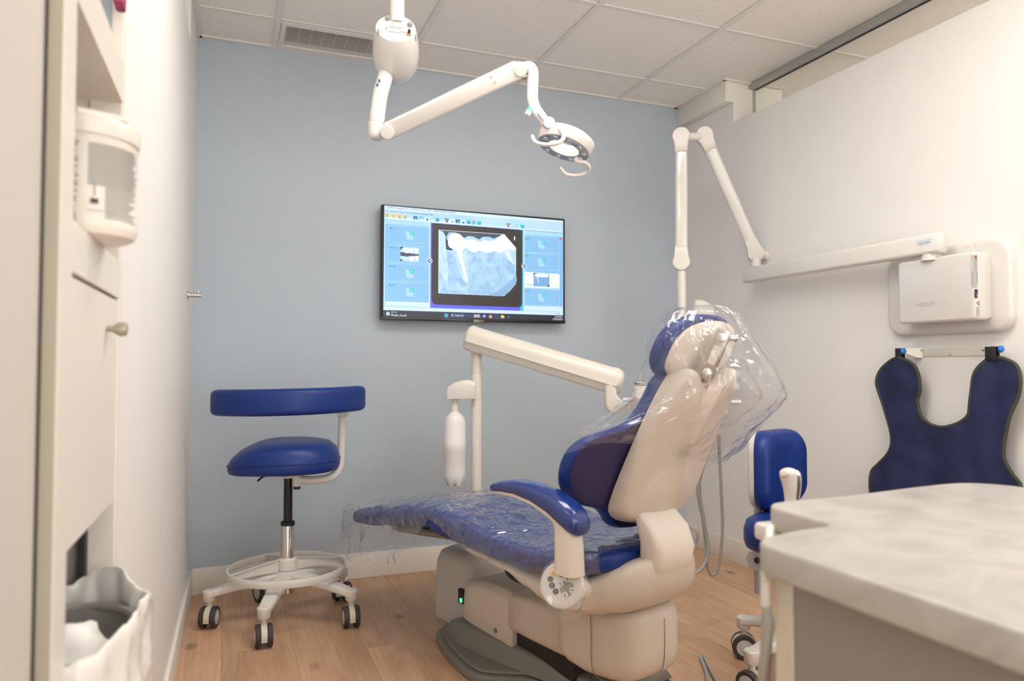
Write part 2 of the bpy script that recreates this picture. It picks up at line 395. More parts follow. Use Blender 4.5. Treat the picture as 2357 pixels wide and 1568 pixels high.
wl = struct('wall_left', [lbox(YF, .858, -.12, -.012, 0, WT), lbox(1.287, YP, -.12, 0, 0, WT), lbox(YP, YB, -.12, 0, 0, CE)], 'wall_white')
struct('near_panel', lbox(-.1, .857, -.0115, 0, .005, WT-.02), 'panel_dimmed', bevel=.002, bseg=1)  # near wall stretch set apart and coloured darker to offset the front fill
struct('wall_outer', [bx(5.0, 5.1, YF, YB, 0, CE), bx(-2.3, -2.2, YF, YB, 0, CE)], 'wall_white')
w1 = struct('window_1', bx(2.585, 2.591, YF, YP-.012, WT-.01, CE-.01), 'clear_glass')
struct('glass_channel', [(bx(2.555, 2.592, YF, YP-.006, 2.462, CE), 'grey_alu'), (bx(2.592, 2.600, YF, YP-.006, 2.458, CE), 'black'), (bx(2.582, 2.594, YP-.014, YP-.006, WT, 2.462), 'grey_alu')], 'grey_alu', w1)
w2 = struct('window_2', lbox(YF, YP-.012, -.063, -.057, WT-.01, CE-.01), 'clear_glass')
struct('glass_channel', lbox(YF, YP-.006, -.078, -.042, 2.462, CE), 'grey_alu', w2)
# baseboards
struct('baseboard_back', bx(-.12, XR, YB-.014, YB, 0, .118), 'trim_white', bevel=.003)
struct('baseboard_left', lbox(1.30, YB-.014, 0, .014, 0, .118), 'trim_white', bevel=.003)
struct('baseboard_right', bx(XR-.014, XR, YF, YB-.014, 0, .118), 'trim_white', bevel=.003)
# ceiling: plenum slab, lay-in tiles, T-bars
ce = struct('ceiling', bx(-2.3, 5.1, YF-.1, YB+.1, CE+.03, CE+.1), 'grid_white')
xs = [-.81, -.20, .20, .81, 1.415, 2.02, 2.588, 3.20, 3.81]; ys = [YB, 3.245, 2.63, 2.015, 1.4, .785, .17, -.445, -1.06, YF]
PANELS = [(2, 3), (4, 4), (3, 3), (7, 5), (0, 5), (0, 4), (6, 4), (6, 5), (7, 4)]  # middle and extra right-hand neighbour cells are added to even and raise light
VENT = (2, 0)
tm = {}
for i in range(len(xs)-1):
    for j in range(len(ys)-1):
        if (i, j) in PANELS or (i, j) == VENT: continue
        k = (round(xs[i+1]-xs[i], 3), round(ys[j]-ys[j+1], 3))
        if k not in tm:
            o = mk('ceiling_tile', box((0, 0, 0), (k[0]-.02, k[1]-.02, .016)), 'ceiling_tile', None, smooth=0, bevel=.002, bseg=1); tm[k] = o.data
        else: o = bpy.data.objects.new('ceiling_tile', tm[k]); C.objects.link(o)
        o.location = ((xs[i]+xs[i+1])/2, (ys[j]+ys[j+1])/2, CE+.012); o.parent = ce
for x in xs:
    if abs(x-2.588) < .01 or abs(x+.2) < .01: continue
    mk('grid_bar', bx(x-.012, x+.012, YF, YB, CE-.003, CE+.004), 'grid_white', ce, smooth=0, bevel=.001, bseg=1)
for y in ys[1:-1]:
    for a, b in zip(xs[:-1], xs[1:]):
        mk('grid_bar', bx(a+.012, b-.012, y-.012, y+.012, CE-.002, CE+.004), 'grid_white', ce, smooth=0, bevel=.001, bseg=1)
mk('wall_angle', [bx(-.12, XR-.05, YB-.022, YB, CE-.004, CE+.004), lbox(YP, YB, 0, .022, CE-.004, CE+.004), bx(XR-.072, XR-.05, YP-.02, YB, CE-.004, CE+.004), bx(XR-.07, XR+.13, YP-.028, YP-.006, CE-.004, CE+.004)], 'grid_white', ce, smooth=0, bevel=.001, bseg=1)
seen = {}
for (i, j) in PANELS:
    cx, cy = (xs[i]+xs[i+1])/2, (ys[j]+ys[j+1])/2; sx, sy = xs[i+1]-xs[i]-.026, ys[j]-ys[j+1]-.026
    lab = {(2, 3): 'square ceiling light panel on the saddle stool side of the room', (7, 4): 'added square ceiling light panel farthest past the right glass strip', (4, 4): 'square ceiling light panel nearest the counter', (3, 3): 'added square ceiling light panel in the middle of the room', (7, 5): 'square ceiling light panel beyond the right glass strip', (0, 5): 'square ceiling light panel beyond the left glass strip', (0, 4): 'square ceiling light panel beyond the left glass strip, next to another', (6, 4): 'added square ceiling light panel just past the right glass strip', (6, 5): 'added square ceiling light panel past the right glass strip, behind another'}[(i, j)]
    t = thing('ceiling_light', lab, 'ceiling light', (cx, cy, CE), group='ceiling light panels')
    mk('diffuser', box((cx, cy, CE+.004), (sx-.02, sy-.02, .006)), 'panel_light', t, smooth=0)
    mk('frame', [box((cx-sx/2+.006, cy, CE+.003), (.012, sy, .012)), box((cx+sx/2-.006, cy, CE+.003), (.012, sy, .012)), box((cx, cy-sy/2+.006, CE+.003), (sx-.024, .012, .012)), box((cx, cy+sy/2-.006, CE+.003), (sx-.024, .012, .012))], 'grid_white', t, smooth=0)
# air vent in the ceiling by the back wall
vx0, vx1, vy0, vy1 = .214, .798, 3.258, YB-.026
t = thing('air_vent', 'white ceiling air grille with fine slats, beside the blue wall', 'air vent', ((vx0+vx1)/2, (vy0+vy1)/2, CE))
mk('frame', [bx(vx0, vx0+.022, vy0, vy1, CE-.004, CE+.008), bx(vx1-.022, vx1, vy0, vy1, CE-.004, CE+.008), bx(vx0+.022, vx1-.022, vy0, vy0+.03, CE-.004, CE+.008), bx(vx0+.022, vx1-.022, vy1-.022, vy1, CE-.004, CE+.008)], 'grid_white', t, bevel=.001, bseg=1)
mk('duct', bx(vx0+.02, vx1-.02, vy0+.02, vy1-.02, CE+.022, CE+.028), 'dark_gap', t, smooth=0)
n = 19; g = []
for i in range(n):
    y = vy0+.036+(vy1-vy0-.066)*i/(n-1); g.append(box(((vx0+vx1)/2, y, CE+.004), (vx1-vx0-.046, .007, .0015), rotm(.6)))
for i in range(11):
    x = vx0+.03+(vx1-vx0-.06)*i/10; g.append(bx(x-.001, x+.001, vy0+.03, vy1-.022, CE+.006, CE+.010))
o = mk('grille_slats', g, 'grid_white', t, smooth=0); o['kind'] = 'stuff'
# coat hook on the left wall
hp = L(3.12, 0, 1.283)
t = thing('coat_hook', 'small brushed steel coat hook on the white wall', 'hook', hp)
mk('rose', cyl(hp, hp+V((.006, 0, 0)), .016), 'steel', t, bevel=.001)
mk('peg', [cyl(hp+V((.004, 0, 0)), hp+V((.05, 0, 0)), .0085), cyl(hp+V((.040, 0, .002)), hp+V((.040, 0, .022)), .004)], 'steel', t)

# ------------------------------------------------------------------ built-in supply cabinet (left)
PR = .016                                         # proud of the wall
T0, T1 = .862, 1.287
ta, tb = .925, 1.268                              # opening edges
cab = thing('supply_cabinet', 'built-in white supply cabinet with open niches in the left wall', 'cabinet', L(1.07, 0, 0))
mk('stile', lbox(T0, ta, -.03, PR, 0, 2.27), 'cab_white', cab, smooth=0, bevel=.002, bseg=1)
mk('stile', lbox(tb, T1, -.03, PR, 0, 2.27), 'cab_white', cab, smooth=0, bevel=.002, bseg=1)
Z_SH, Z_DT, Z_DB, Z_NT, Z_UP = 1.168, 1.108, .803, 1.415, 1.478
mk('shaded_return', lbox(T0-.0012, T0, -.02, PR-.001, 0, 2.27), 'return_shade', cab, smooth=0)  # shade on the camera-facing return is put into its olive colour
mk('reveal_strip', lbox(T0-.004, T0-.0014, -.02, .002, 0, 2.27), 'dark_gap', cab, smooth=0)
mk('rail', lbox(ta, tb, -.012, PR, Z_DT+.004, Z_SH), 'cab_white', cab, smooth=0)
mk('rail', lbox(ta, tb, -.012, PR, Z_NT, Z_UP), 'cab_white', cab, smooth=0)
mk('rail', lbox(ta, tb, -.012, PR, 2.10, 2.27), 'cab_white', cab, smooth=0)
dr = mk('door', lbox(ta+.003, tb-.003, -.006, PR-.002, Z_DB, Z_DT), 'cab_white', cab, smooth=0, bevel=.002, bseg=1)
kn = L(1.165, PR-.002, 1.06)
mk('knob', lathe([(.004, 0), (.0045, .008), (.009, .014), (.0105, .02), (.009, .026), (.001, .028)], kn, (1, 0, 0)), 'knob_brass', dr)
mk('shelf', lbox(ta-.005, tb+.005, -.30, -.012, Z_SH-.018, Z_SH), 'cab_white', cab, smooth=0)
mk('shelf', lbox(ta-.005, tb+.005, -.30, -.012, Z_NT, Z_NT+.018), 'cab_white', cab, smooth=0)
mk('side_panel', lbox(ta-.02, ta-.005, -.30, -.03, 0, 2.27), 'cab_white', cab, smooth=0)
mk('side_panel', lbox(tb+.005, tb+.02, -.30, -.03, 0, Z_NT+.01), 'cab_white', cab, smooth=0)
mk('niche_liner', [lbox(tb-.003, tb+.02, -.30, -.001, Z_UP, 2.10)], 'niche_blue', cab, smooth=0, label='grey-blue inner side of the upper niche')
mk('back_panel', lbox(ta-.02, tb+.02, -.315, -.30, 0, 2.27), 'cab_white', cab, smooth=0)
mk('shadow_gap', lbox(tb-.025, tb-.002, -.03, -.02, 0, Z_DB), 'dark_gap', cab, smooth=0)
# wipes canister overhanging the niche shelf
cc = V((-.170, 1.075, Z_SH)); R0, HC = .062, .150
t = thing('wipes_canister', 'white plastic wipes canister with grey printed label, on the niche shelf', 'canister', cc)
mk('body', lathe([(R0-.012, 0), (R0-.004, .004), (R0, .012), (R0, HC*.16), (R0-.001, HC*.17), (R0-.001, HC*.78), (R0, HC*.79), (R0, HC*.80), (R0-.003, HC*.82), (R0-.003, HC*.84)], cc, n=48), 'canister', t)
mk('lid', lathe([(R0+.001, HC*.84), (R0+.002, HC*.86), (R0+.002, HC*.955), (R0-.002, HC*.985), (R0-.012, HC), (.001, HC)], cc, n=48), 'canister', t)
mk('lid_tab', box(cc+V((.02, -.03, HC+.004)), (.06, .03, .008), rotm(0, 0, .4)), 'canister', t, bevel=.002)
def on_can(a, h): return cc + V((math.cos(a)*(R0+.0004), math.sin(a)*(R0+.0004), h))
g = []
def canpatch(a0, a1, h0, h1, mt):
    vs, fs = grid(lambda i, j: on_can(math.radians(a0+(a1-a0)*i), h0+(h1-h0)*j), 8, 1); g.append(((vs, fs), mt))
random.seed(3)
h = HC*.745
for i in range(17): canpatch(-78, -18+random.uniform(-3, 8), h, h+.0016, 'print_grey'); h -= .0031
for i in range(13):
    canpatch(-60, -22+random.uniform(-6, 10), h, h+.0014, 'print_grey'); h -= .0031
h = HC*.745
for i in range(20):
    canpatch(-99+random.uniform(0, 2), -88+random.uniform(-3, 1), h, h+.0013, 'print_dark'); h -= random.choice((.004, .0036, .0075))
canpatch(-75, -67, HC*.26, HC*.30, 'print_dark'); canpatch(-72, -70, HC*.32, HC*.46, 'print_mid'); canpatch(-77, -62, HC*.2, HC*.207, 'print_mid')
mk('label_print', g, 'print_grey', t, smooth=0, recalc=False)
random.seed(7)
# pink cloth strip hanging in the upper niche
pk = L(1.232, .010, 1.548)
t = thing('pink_strap', 'dark pink patterned strap hanging in the upper niche of the white cabinet', 'strap', pk)
mk('band', box(pk+V((.004, 0, .28)), (.010, .034, .55)), 'pink', t, bevel=.004, bseg=3)
mk('end_tab', box(pk+V((.004, 0, .012)), (.014, .038, .024)), 'pink', t, bevel=.004, bseg=2)
# ------------------------------------------------------------------ waste bin with bag, in the open bottom of the cabinet
bc = V((-.19, 1.085, 0))
t = thing('waste_bin', 'grey waste bin in the open cabinet bottom, under a white liner', 'waste bin', bc)
mk('bucket', loft([circ(bc+V((0, 0, z)), V((1, 0, 0)), V((0, 1, 0)), rx, ry, 32, 3.0) for z, rx, ry in ((0.0, .075, .105), (.02, .078, .11), (.66, .088, .122), (.665, .083, .117), (.05, .07, .10))]), 'bin_grey', t)
mk('rim', tube([bc+V((.090*math.cos(a), .124*math.sin(a), .665)) for a in [2*PI*i/16 for i in range(16)]], .006, closed=True, n=8), 'bin_grey', t)
def bagp(i, j):
    a = 2*PI*j; s = i
    # i 0..1 : inside bottom -> rim -> outside hem
    if s < .45: f = s/.45; z = .42+(.745-.42)*f; r = .75+.27*f
    elif s < .55: f = (s-.45)/.10; z = .745+.014*math.sin(f*PI); r = 1.02+.07*f
    else: f = (s-.55)/.45; z = .745-.36*f; r = 1.09+.02*math.sin(f*3)
    q = V((math.cos(a), math.sin(a), z*3))
    wv = noise.noise(q*2.2)*.03 + (.3-abs(noise.noise(q*4.0)))*.03 + noise.noise(q*9)*.008
    zz = z + .035*noise.noise(V((math.cos(a)*1.3, math.sin(a)*1.3, 4.0))) + .03*math.cos(a)*(-.2) + .005*noise.noise(q*9)
    return bc + V((math.cos(a)*(.098*r+wv*.5), math.sin(a)*(.135*r+wv*.5), zz-.058))
t = thing('bin_liner', 'crumpled white plastic bin liner folded over the waste bin rim', 'bin liner', bc+V((0, 0, .66)))
mk('bag_film', grid(bagp, 60, 110), 'bag_white', t, smooth=180)
for (dx, dy, dz, s, sd, lb) in ((.012, -.03, .632, .062, 1, 'crumpled white tissue on top inside the lined waste bin'), (-.01, .075, .56, .045, 5, 'crumpled white tissue lying deeper in the lined waste bin')):
    c = bc+V((dx, dy, dz)); t = thing('tissue', lb, 'tissue', c, group='tissues in the bin')
    vs, fs = ell(c, s, s*1.1, s*.8, n=28, m=18)
    vs = [v + (v-c).normalized()*(noise.noise(v*26+V((sd, 0, 0)))*.022+noise.noise(v*60)*.008) for v in vs]
    mk('wad', (vs, fs), 'tissue', t, smooth=180)

# ------------------------------------------------------------------ television
TY = YB-.075
def P(x, y, dy=0): return on_y(x, y, TY-dy)
tl, tr, br, bl = P(879, 469), P(1300.5, 505), P(1300.5, 746), P(877.5, 735)
x0, x1 = (tl.x+bl.x)/2, (tr.x+br.x)/2; z1, z0 = (tl.z+tr.z)/2, (bl.z+br.z)/2
t = thing('television', 'wall mounted flat television showing a dental x-ray, on the blue wall', 'television', ((x0+x1)/2, YB, z0))
mk('casing', bx(x0, x1, TY, TY+.035, z0, z1), 'black', t, bevel=.003)
mk('rear_box', bx(x0+.12, x1-.12, TY+.03, YB-.02, z0+.02, z1-.12), 'black', t, bevel=.006)
mk('wall_bracket', bx(x0+.35, x1-.35, YB-.022, YB, z0+.14, z1-.16), 'grey_alu', t)
mk('lower_bezel', bx(x0, x1, TY-.003, TY+.001, z0, z0+.016), 'black_gloss', t, bevel=.001)
pm('badge', (.18, .16, .14), .3, metal=.6, var=0)
mk('badge', bx(x0+.46, x0+.515, TY-.005, TY+.004, z0-.006, z0+.010), 'badge', t, bevel=.001)
for n_, c_, s_ in (('s_light', srgb(178, 212, 240), 1.0), ('s_pale', srgb(205, 226, 245), 1.0), ('s_panel', srgb(128, 180, 222), 1.0), ('s_cell', srgb(136, 184, 222), 1.0), ('s_line', srgb(170, 210, 238), 1.0),
    ('s_black', srgb(30, 26, 24), 1.0), ('s_task', srgb(16, 22, 44), 1.0), ('s_search', srgb(34, 52, 90), 1.0), ('s_violet', srgb(96, 96, 220), 1.0), ('s_text', srgb(40, 80, 120), 1.0), ('s_white', srgb(236, 246, 254), 1.0), ('s_teal', srgb(44, 196, 190), 1.0), ('s_cyan', srgb(70, 190, 232), 1.0), ('s_orange', srgb(232, 176, 92), 1.0), ('s_navy', srgb(40, 84, 130), 1.0), ('s_green', srgb(40, 168, 96), 1.0), ('s_red', srgb(220, 70, 96), 1.0), ('s_pinkish', srgb(226, 160, 214), 1.0), ('s_bone', srgb(152, 194, 228), 1.0), ('s_bone2', srgb(186, 218, 242), 1.0), ('s_bone3', srgb(120, 166, 206), 1.0), ('s_crown', srgb(240, 248, 255), 1.0), ('s_dark', srgb(58, 70, 86), 1.0), ('s_root', srgb(214, 234, 250), 1.0), ('s_sel', srgb(176, 220, 240), 1.0), ('s_yellow', srgb(240, 200, 80), 1.0), ('s_grey', srgb(150, 160, 172), 1.0)):
    em(n_, tuple(max(0, (.3*c_[0]+.6*c_[1]+.1*c_[2])*(-.15)+c*1.15) for c in c_), 1.0)
def bone_noise(nm, c0, c1, sc):
    nt = MATS[nm].node_tree; b = nt.nodes['Principled BSDF']
    tc = nn(nt, 'ShaderNodeTexCoord'); n = nn(nt, 'ShaderNodeTexNoise'); n.inputs['Scale'].default_value = sc; n.inputs['Detail'].default_value = 6; n.inputs['Distortion'].default_value = .8
    nt.links.new(tc.outputs['Object'], n.inputs['Vector']); r = nn(nt, 'ShaderNodeValToRGB')
    r.color_ramp.elements[0].position = .32; r.color_ramp.elements[0].color = (*c0, 1); r.color_ramp.elements[1].position = .68; r.color_ramp.elements[1].color = (*c1, 1)
    nt.links.new(n.outputs['Fac'], r.inputs[0]); nt.links.new(r.outputs[0], b.inputs['Emission Color'])
bone_noise('s_bone', srgb(136, 182, 220), srgb(182, 216, 242), 22)
bone_noise('s_bone2', srgb(170, 206, 236), srgb(200, 228, 248), 18)
bone_noise('s_light', srgb(160, 204, 238), srgb(196, 224, 246), 2)
def Q(cx, cy, lay=1): return P(860+cx/4.611, 450+cy/4.611, .0003*lay)
def qp(pts, mt, lay=1): return (flat([Q(x, y, lay) for x, y in pts]), mt)
def qr(x0_, y0_, x1_, y1_, mt, lay=1, sk=.0):      # box whose top and bottom follow the screen's slant
    def sl(y): return .0862-.0008*(y-105)*.063     # picture slope at that height
    a, b = sl(y0_), sl(y1_)
    return qp([(x0_, y0_), (x1_, y0_+(x1_-x0_)*a), (x1_, y1_+(x1_-x0_)*b), (x0_, y1_)], mt, lay)
def qt(s, cx, cy, size, mt, lay=4, bold=0.0): return (txt(s, Q(cx, cy, lay), (1, 0, 0), (0, 0, 1), size, bold=bold), mt)
scr = mk('screen', qp([(114, 106), (2011, 268), (2011, 1340), (102, 1302)], 's_light', 1)[0], 's_light', t, smooth=0)
def on_scr(name, geos): return mk(name, geos, 's_light', scr, smooth=0, recalc=False)
H1, H2 = .0115, .013
g = [qp([(116, 108), (2010, 270), (2010, 290), (116, 150)], 's_pale', 2), qp([(116, 215), (2010, 385), (2010, 400), (116, 252)], 's_pale', 2), qp([(116, 252), (2010, 398), (2010, 403), (116, 257)], 's_navy', 2),
     qt('SOPRO Imaging 2.41 - Dr Rania Alaa | 554 -  BAKHSHEEN NADA', 145, 136, .0125, 's_text')]
for s_, x, y in (('File', 124, 170), ('Patient', 178, 176), ('Image', 260, 182), ('Doctor', 336, 189), ('Capture', 416, 196), ('Display', 504, 204), ('Help', 586, 210)): g.append(qt(s_, x, y, .0125, 's_navy'))
for x, y, a, b in ((140, 212, 's_orange', 's_cyan'), (210, 218, 's_yellow', 's_orange'), (272, 224, 's_orange', 's_cyan'), (332, 230, 's_orange', 's_cyan'), (444, 240, 's_navy', 's_cyan'), (506, 243, 's_cyan', 's_pale'), (568, 248, 's_pale', 's_navy'), (676, 258, 's_cyan', 's_navy'), (775, 266, 's_pale', 's_black'), (834, 272, 's_white', 's_grey'), (893, 276, 's_navy', 's_cyan'), (950, 280, 's_pale', 's_navy'), (1008, 284, 's_cyan', 's_navy'), (1062, 290, 's_grey', 's_cyan'), (1120, 294, 's_cyan', 's_green'), (1276, 306, 's_sel', 's_sel'), (1340, 311, 's_sel', 's_sel'), (1428, 318, 's_pale', 's_red'), (1580, 330, 's_cyan', 's_green')):
    g += [qp([(x-22, y-22), (x+22, y-19), (x+22, y+19), (x-22, y+16)], a, 3), qp([(x-2, y-8), (x+16, y+4), (x+8, y+22), (x-10, y+12)], b, 4)]
for dx, dy in ((-12, -12), (12, -12), (0, 10)): g.append(qp([(775+dx-9, 264+dy-8), (775+dx+9, 264+dy-7), (775+dx+8, 264+dy+9), (775+dx-8, 264+dy+8)], 's_black', 5)); g.append(qp([(1428+dx-8, 316+dy-8), (1428+dx+8, 316+dy-7), (1428+dx+8, 316+dy+8), (1428+dx-8, 316+dy+8)], 's_dark', 5))
g.append(qt('?', 1508, 340, .03, 's_cyan', bold=.0006))
on_scr('toolbar', g)
def hexi(x, y, r, mt, lay, n=20): return qp([(x+r*math.cos(2*PI*i/n), y+r*math.sin(2*PI*i/n)) for i in range(n)], mt, lay)
g = [qp([(128, 256), (590, 292), (586, 1190), (120, 1160)], 's_panel', 2), qp([(128, 256), (590, 290), (590, 332), (128, 300)], 's_line', 3), qp([(124, 1120), (586, 1136), (586, 1192), (122, 1162)], 's_pale', 3)]
for k, (y, lb) in enumerate(((312, '16, 17'), (518, '14, 15'), (716, '44, 45'), (914, '46, 47'))):
    xl = 150-k*3; g += [qp([(xl, y), (588, y+26-k*2), (588, y+208-k*2), (xl-2, y+190)], 's_line', 3), qp([(xl+4, y+6), (588, y+31-k*2), (588, y+203-k*2), (xl+2, y+185)], 's_cell', 4), qt(lb, xl+18, y+44, .0125, 's_black', 5)]
    if k != 1: g += [qp([(338, y+70), (405, y+76), (428, y+162), (350, y+155)], 's_line', 5), hexi(405, y+92, 25, 's_teal', 6), qp([(397, y+90), (413, y+91), (413, y+96), (397, y+95)], 's_white', 7), qp([(403, y+84), (408, y+84), (408, y+101), (403, y+101)], 's_white', 7)]
    else:
        g += [qp([(284, 545), (480, 556), (480, 705), (284, 695)], 's_bone2', 5), qp([(284, 600), (480, 625), (480, 640), (360, 650), (284, 640)], 's_dark', 6), qp([(284, 670), (312, 697), (284, 695)], 's_black', 6), qp([(284, 545), (318, 547), (284, 580)], 's_black', 6)]
        for a in ((318, 560, 60, 52), (385, 562, 34, 50), (430, 568, 44, 44)): g.append(qp([(a[0], a[1]+4), (a[0]+a[2]*.5, a[1]), (a[0]+a[2], a[1]+6), (a[0]+a[2]*.9, a[1]+a[3]), (a[0]+a[2]*.3, a[1]+a[3])], 's_crown', 7))
        for a in ((374, 645), (444, 642)): g.append(qp([(a[0], a[1]), (a[0]+62*(a[0] < 400)+36*(a[0] > 400), a[1]+2), (a[0]+50*(a[0] < 400)+30*(a[0] > 400), a[1]+56), (a[0]+14, a[1]+54)], 's_crown', 7))
g += [hexi(596, 694, 28, 's_white', 6), hexi(596, 694, 22, 's_navy', 7), qp([(582, 692), (606, 680), (606, 704)], 's_white', 8)]
on_scr('left_film_panel', g)
g = [qp([(1600, 370), (2008, 402), (2006, 1240), (1600, 1224)], 's_panel', 2), qp([(1600, 372), (2008, 403), (2008, 440), (1600, 414)], 's_line', 3), qp([(1600, 1172), (2008, 1184), (2006, 1236), (1600, 1222)], 's_pale', 3)]
for k, (y, lb) in enumerate(((420, '6, 27'), (606, '4, 25'), (806, '4, 35'), (980, '6, 37'))):
    hh = 190; sel = k == 2
    g += [qp([(1602, y), (1978, y+24), (1976, y+hh+8), (1602, y+hh)], 's_line', 3), qp([(1602, y+5), (1974, y+28), (1972, y+hh+2-14*sel), (1602, y+hh-6-14*sel)], 's_white' if sel else 's_cell', 4), qt(lb, 1602, y+42, .0125, 's_black', 5)]
    if not sel: g += [qp([(1740, y+62), (1800, y+66), (1815, y+150), (1756, y+145)], 's_line', 5), hexi(1802, y+86, 21, 's_teal', 6), qp([(1794, y+84), (1810, y+85), (1810, y+89), (1794, y+88)], 's_white', 7), qp([(1800, y+78), (1804, y+78), (1804, y+96), (1800, y+96)], 's_white', 7)]
    else: g += [qp([(1697, 820), (1866, 828), (1866, 970), (1697, 964)], 's_bone3', 5), qp([(1712, 835), (1760, 828), (1850, 832), (1862, 850), (1848, 868), (1750, 866), (1718, 862)], 's_crown', 6), qp([(1730, 862), (1742, 862), (1756, 930), (1750, 930)], 's_root', 6), qp([(1697, 820), (1715, 821), (1697, 850)], 's_black', 6), qp([(1866, 970), (1840, 969), (1866, 940)], 's_black', 6), qt('17/05/2023', 1602, 954, .0115, 's_black', 6), qp([(1954, 824), (1976, 826), (1976, 848), (1954, 846)], 's_line', 6)]
g += [qp([(1974, 450), (1994, 452), (1994, 474), (1974, 472)], 's_red', 6), hexi(1594, 752, 26, 's_white', 6), hexi(1594, 752, 20, 's_navy', 7), qp([(1584, 740), (1584, 764), (1607, 753)], 's_white', 8)]
on_scr('right_film_panel', g)
g = [qp([(600, 288), (1594, 366), (1592, 1226), (596, 1194)], 's_violet', 2), qp([(590, 286), (604, 288), (600, 1194), (586, 1192)], 's_pale', 3), qp([(1590, 366), (1602, 367), (1600, 1226), (1590, 1225)], 's_pale', 3), qp([(1560, 364), (1590, 366), (1588, 1225), (1556, 1224)], 's_cyan', 3)]
blk = [(620, 294), (1580, 370), (1576, 1150), (1566, 1176), (1540, 1188), (660, 1158), (630, 1146), (614, 1110)]
g.append(qp(blk, 's_black', 4))
film_ = [(694, 368), (1384, 414), (1508, 558), (1508, 938), (1386, 1064), (690, 1036)]
g.append(qp([(690, 364), (1386, 411), (1511, 556), (1511, 940), (1387, 1068), (687, 1039)], 's_white', 5)); g.append(qp(film_, 's_bone', 6))
g.append(qp([(706, 370), (1384, 415), (1290, 450), (1270, 470), (1200, 445), (1150, 455), (1120, 470), (1060, 440), (975, 445), (940, 470), (880, 395), (800, 390), (770, 440), (764, 560), (840, 585), (770, 576), (752, 420)], 's_dark', 7))
g.append(qp([(694, 370), (735, 385), (762, 430), (768, 590), (796, 800), (780, 960), (740, 880), (694, 780)], 's_bone2', 8))
g.append(qp([(962, 452), (1000, 432), (1060, 436), (1118, 466), (1160, 440), (1230, 440), (1300, 470), (1384, 420), (1420, 460), (1280, 600), (1200, 640), (1100, 640), (1000, 600)], 's_bone', 8))
crown = poly_smooth([(800, 430), (850, 402), (910, 410), (955, 450), (985, 476), (1060, 468), (1122, 492), (1180, 476), (1260, 484), (1310, 456), (1370, 416), (1420, 452), (1470, 510), (1507, 558), (1490, 585), (1440, 574), (1390, 590), (1340, 606), (1285, 590), (1240, 606), (1180, 606), (1125, 584), (1080, 606), (1030, 594), (980, 552), (950, 580), (905, 580), (850, 572), (800, 545), (790, 490)], 4)
g.append(qp(crown, 's_crown', 10))
g.append(qp([(838, 575), (985, 575), (1000, 700), (1012, 900), (995, 935), (960, 920), (900, 780)], 's_bone2', 8))
g.append(qp(poly_smooth([(872, 560), (928, 566), (944, 660), (972, 780), (1000, 922), (986, 920), (944, 800), (916, 690)], 4), 's_crown', 9))
g.append(qp([(1330, 602), (1460, 580), (1506, 640), (1506, 750), (1440, 690)], 's_bone2', 8)); g.append(qp([(1390, 595), (1440, 585), (1480, 720), (1450, 690)], 's_root', 9))
g.append(qp([(1490, 434), (1502, 435), (1502, 476), (1490, 475)], 's_root', 6))
em('s_bone4', srgb(132, 176, 214), 1.0)
g.append(qp(poly_smooth([(1215, 1055), (1330, 1010), (1440, 920), (1508, 850), (1508, 938), (1386, 1062)], 3), 's_bone4', 8))
on_scr('radiograph', g)
g = [qp([(100, 1216), (2010, 1274), (2010, 1342), (100, 1304)], 's_task', 3), qp([(104, 1186), (2010, 1240), (2010, 1272), (104, 1214)], 's_pale', 3), hexi(152, 1256, 20, 's_line', 5), hexi(148, 1242, 9, 's_yellow', 5), qt('13°C', 184, 1250, .0135, 's_pale', 5), qt('Mostly cloudy', 184, 1280, .0135, 's_white', 5)]
for a in ((752, 1254), (772, 1255), (752, 1275), (772, 1276)): g.append(qp([(a[0], a[1]), (a[0]+17, a[1]+.5), (a[0]+17, a[1]+17), (a[0], a[1]+17)], 's_cyan', 5))
g += [qp([(812, 1250), (1130, 1260), (1138, 1300), (812, 1292)], 's_search', 4), hexi(834, 1270, 9, 's_white', 5), hexi(834, 1270, 5, 's_search', 6), qp([(840, 1276), (850, 1286), (846, 1288), (837, 1279)], 's_white', 6), qt('Search', 864, 1284, .0165, 's_pale', 5),
      qp([(1056, 1296), (1080, 1272), (1138, 1284), (1130, 1300)], 's_green', 5), hexi(1080, 1278, 16, 's_pinkish', 6), hexi(1112, 1276, 14, 's_pinkish', 6), hexi(1174, 1282, 19, 's_violet', 5), hexi(1174, 1282, 8, 's_white', 6), hexi(1240, 1284, 20, 's_red', 5), qp([(1240, 1284), (1259, 1280), (1250, 1302), (1236, 1304)], 's_yellow', 6), qp([(1240, 1284), (1236, 1304), (1222, 1294), (1222, 1276)], 's_green', 6), hexi(1240, 1284, 9, 's_cyan', 7),
      qp([(1278, 1258), (1332, 1260), (1332, 1312), (1278, 1310)], 's_search', 4), qp([(1292, 1311), (1316, 1312), (1316, 1316), (1292, 1315)], 's_cyan', 5), qp([(1350, 1270), (1386, 1275), (1386, 1306), (1350, 1303)], 's_yellow', 5), qp([(1358, 1290), (1378, 1291), (1378, 1305), (1358, 1304)], 's_cyan', 6), hexi(1431, 1290, 4, 's_white', 5), hexi(1431, 1318, 4, 's_white', 5), qt('2:30 PM', 1922, 1298, .0125, 's_white', 5), qt('15/05/2023', 1898, 1322, .0125, 's_white', 5), qt('NUM', 1930, 1262, .011, 's_text', 5)]
on_scr('taskbar', g)
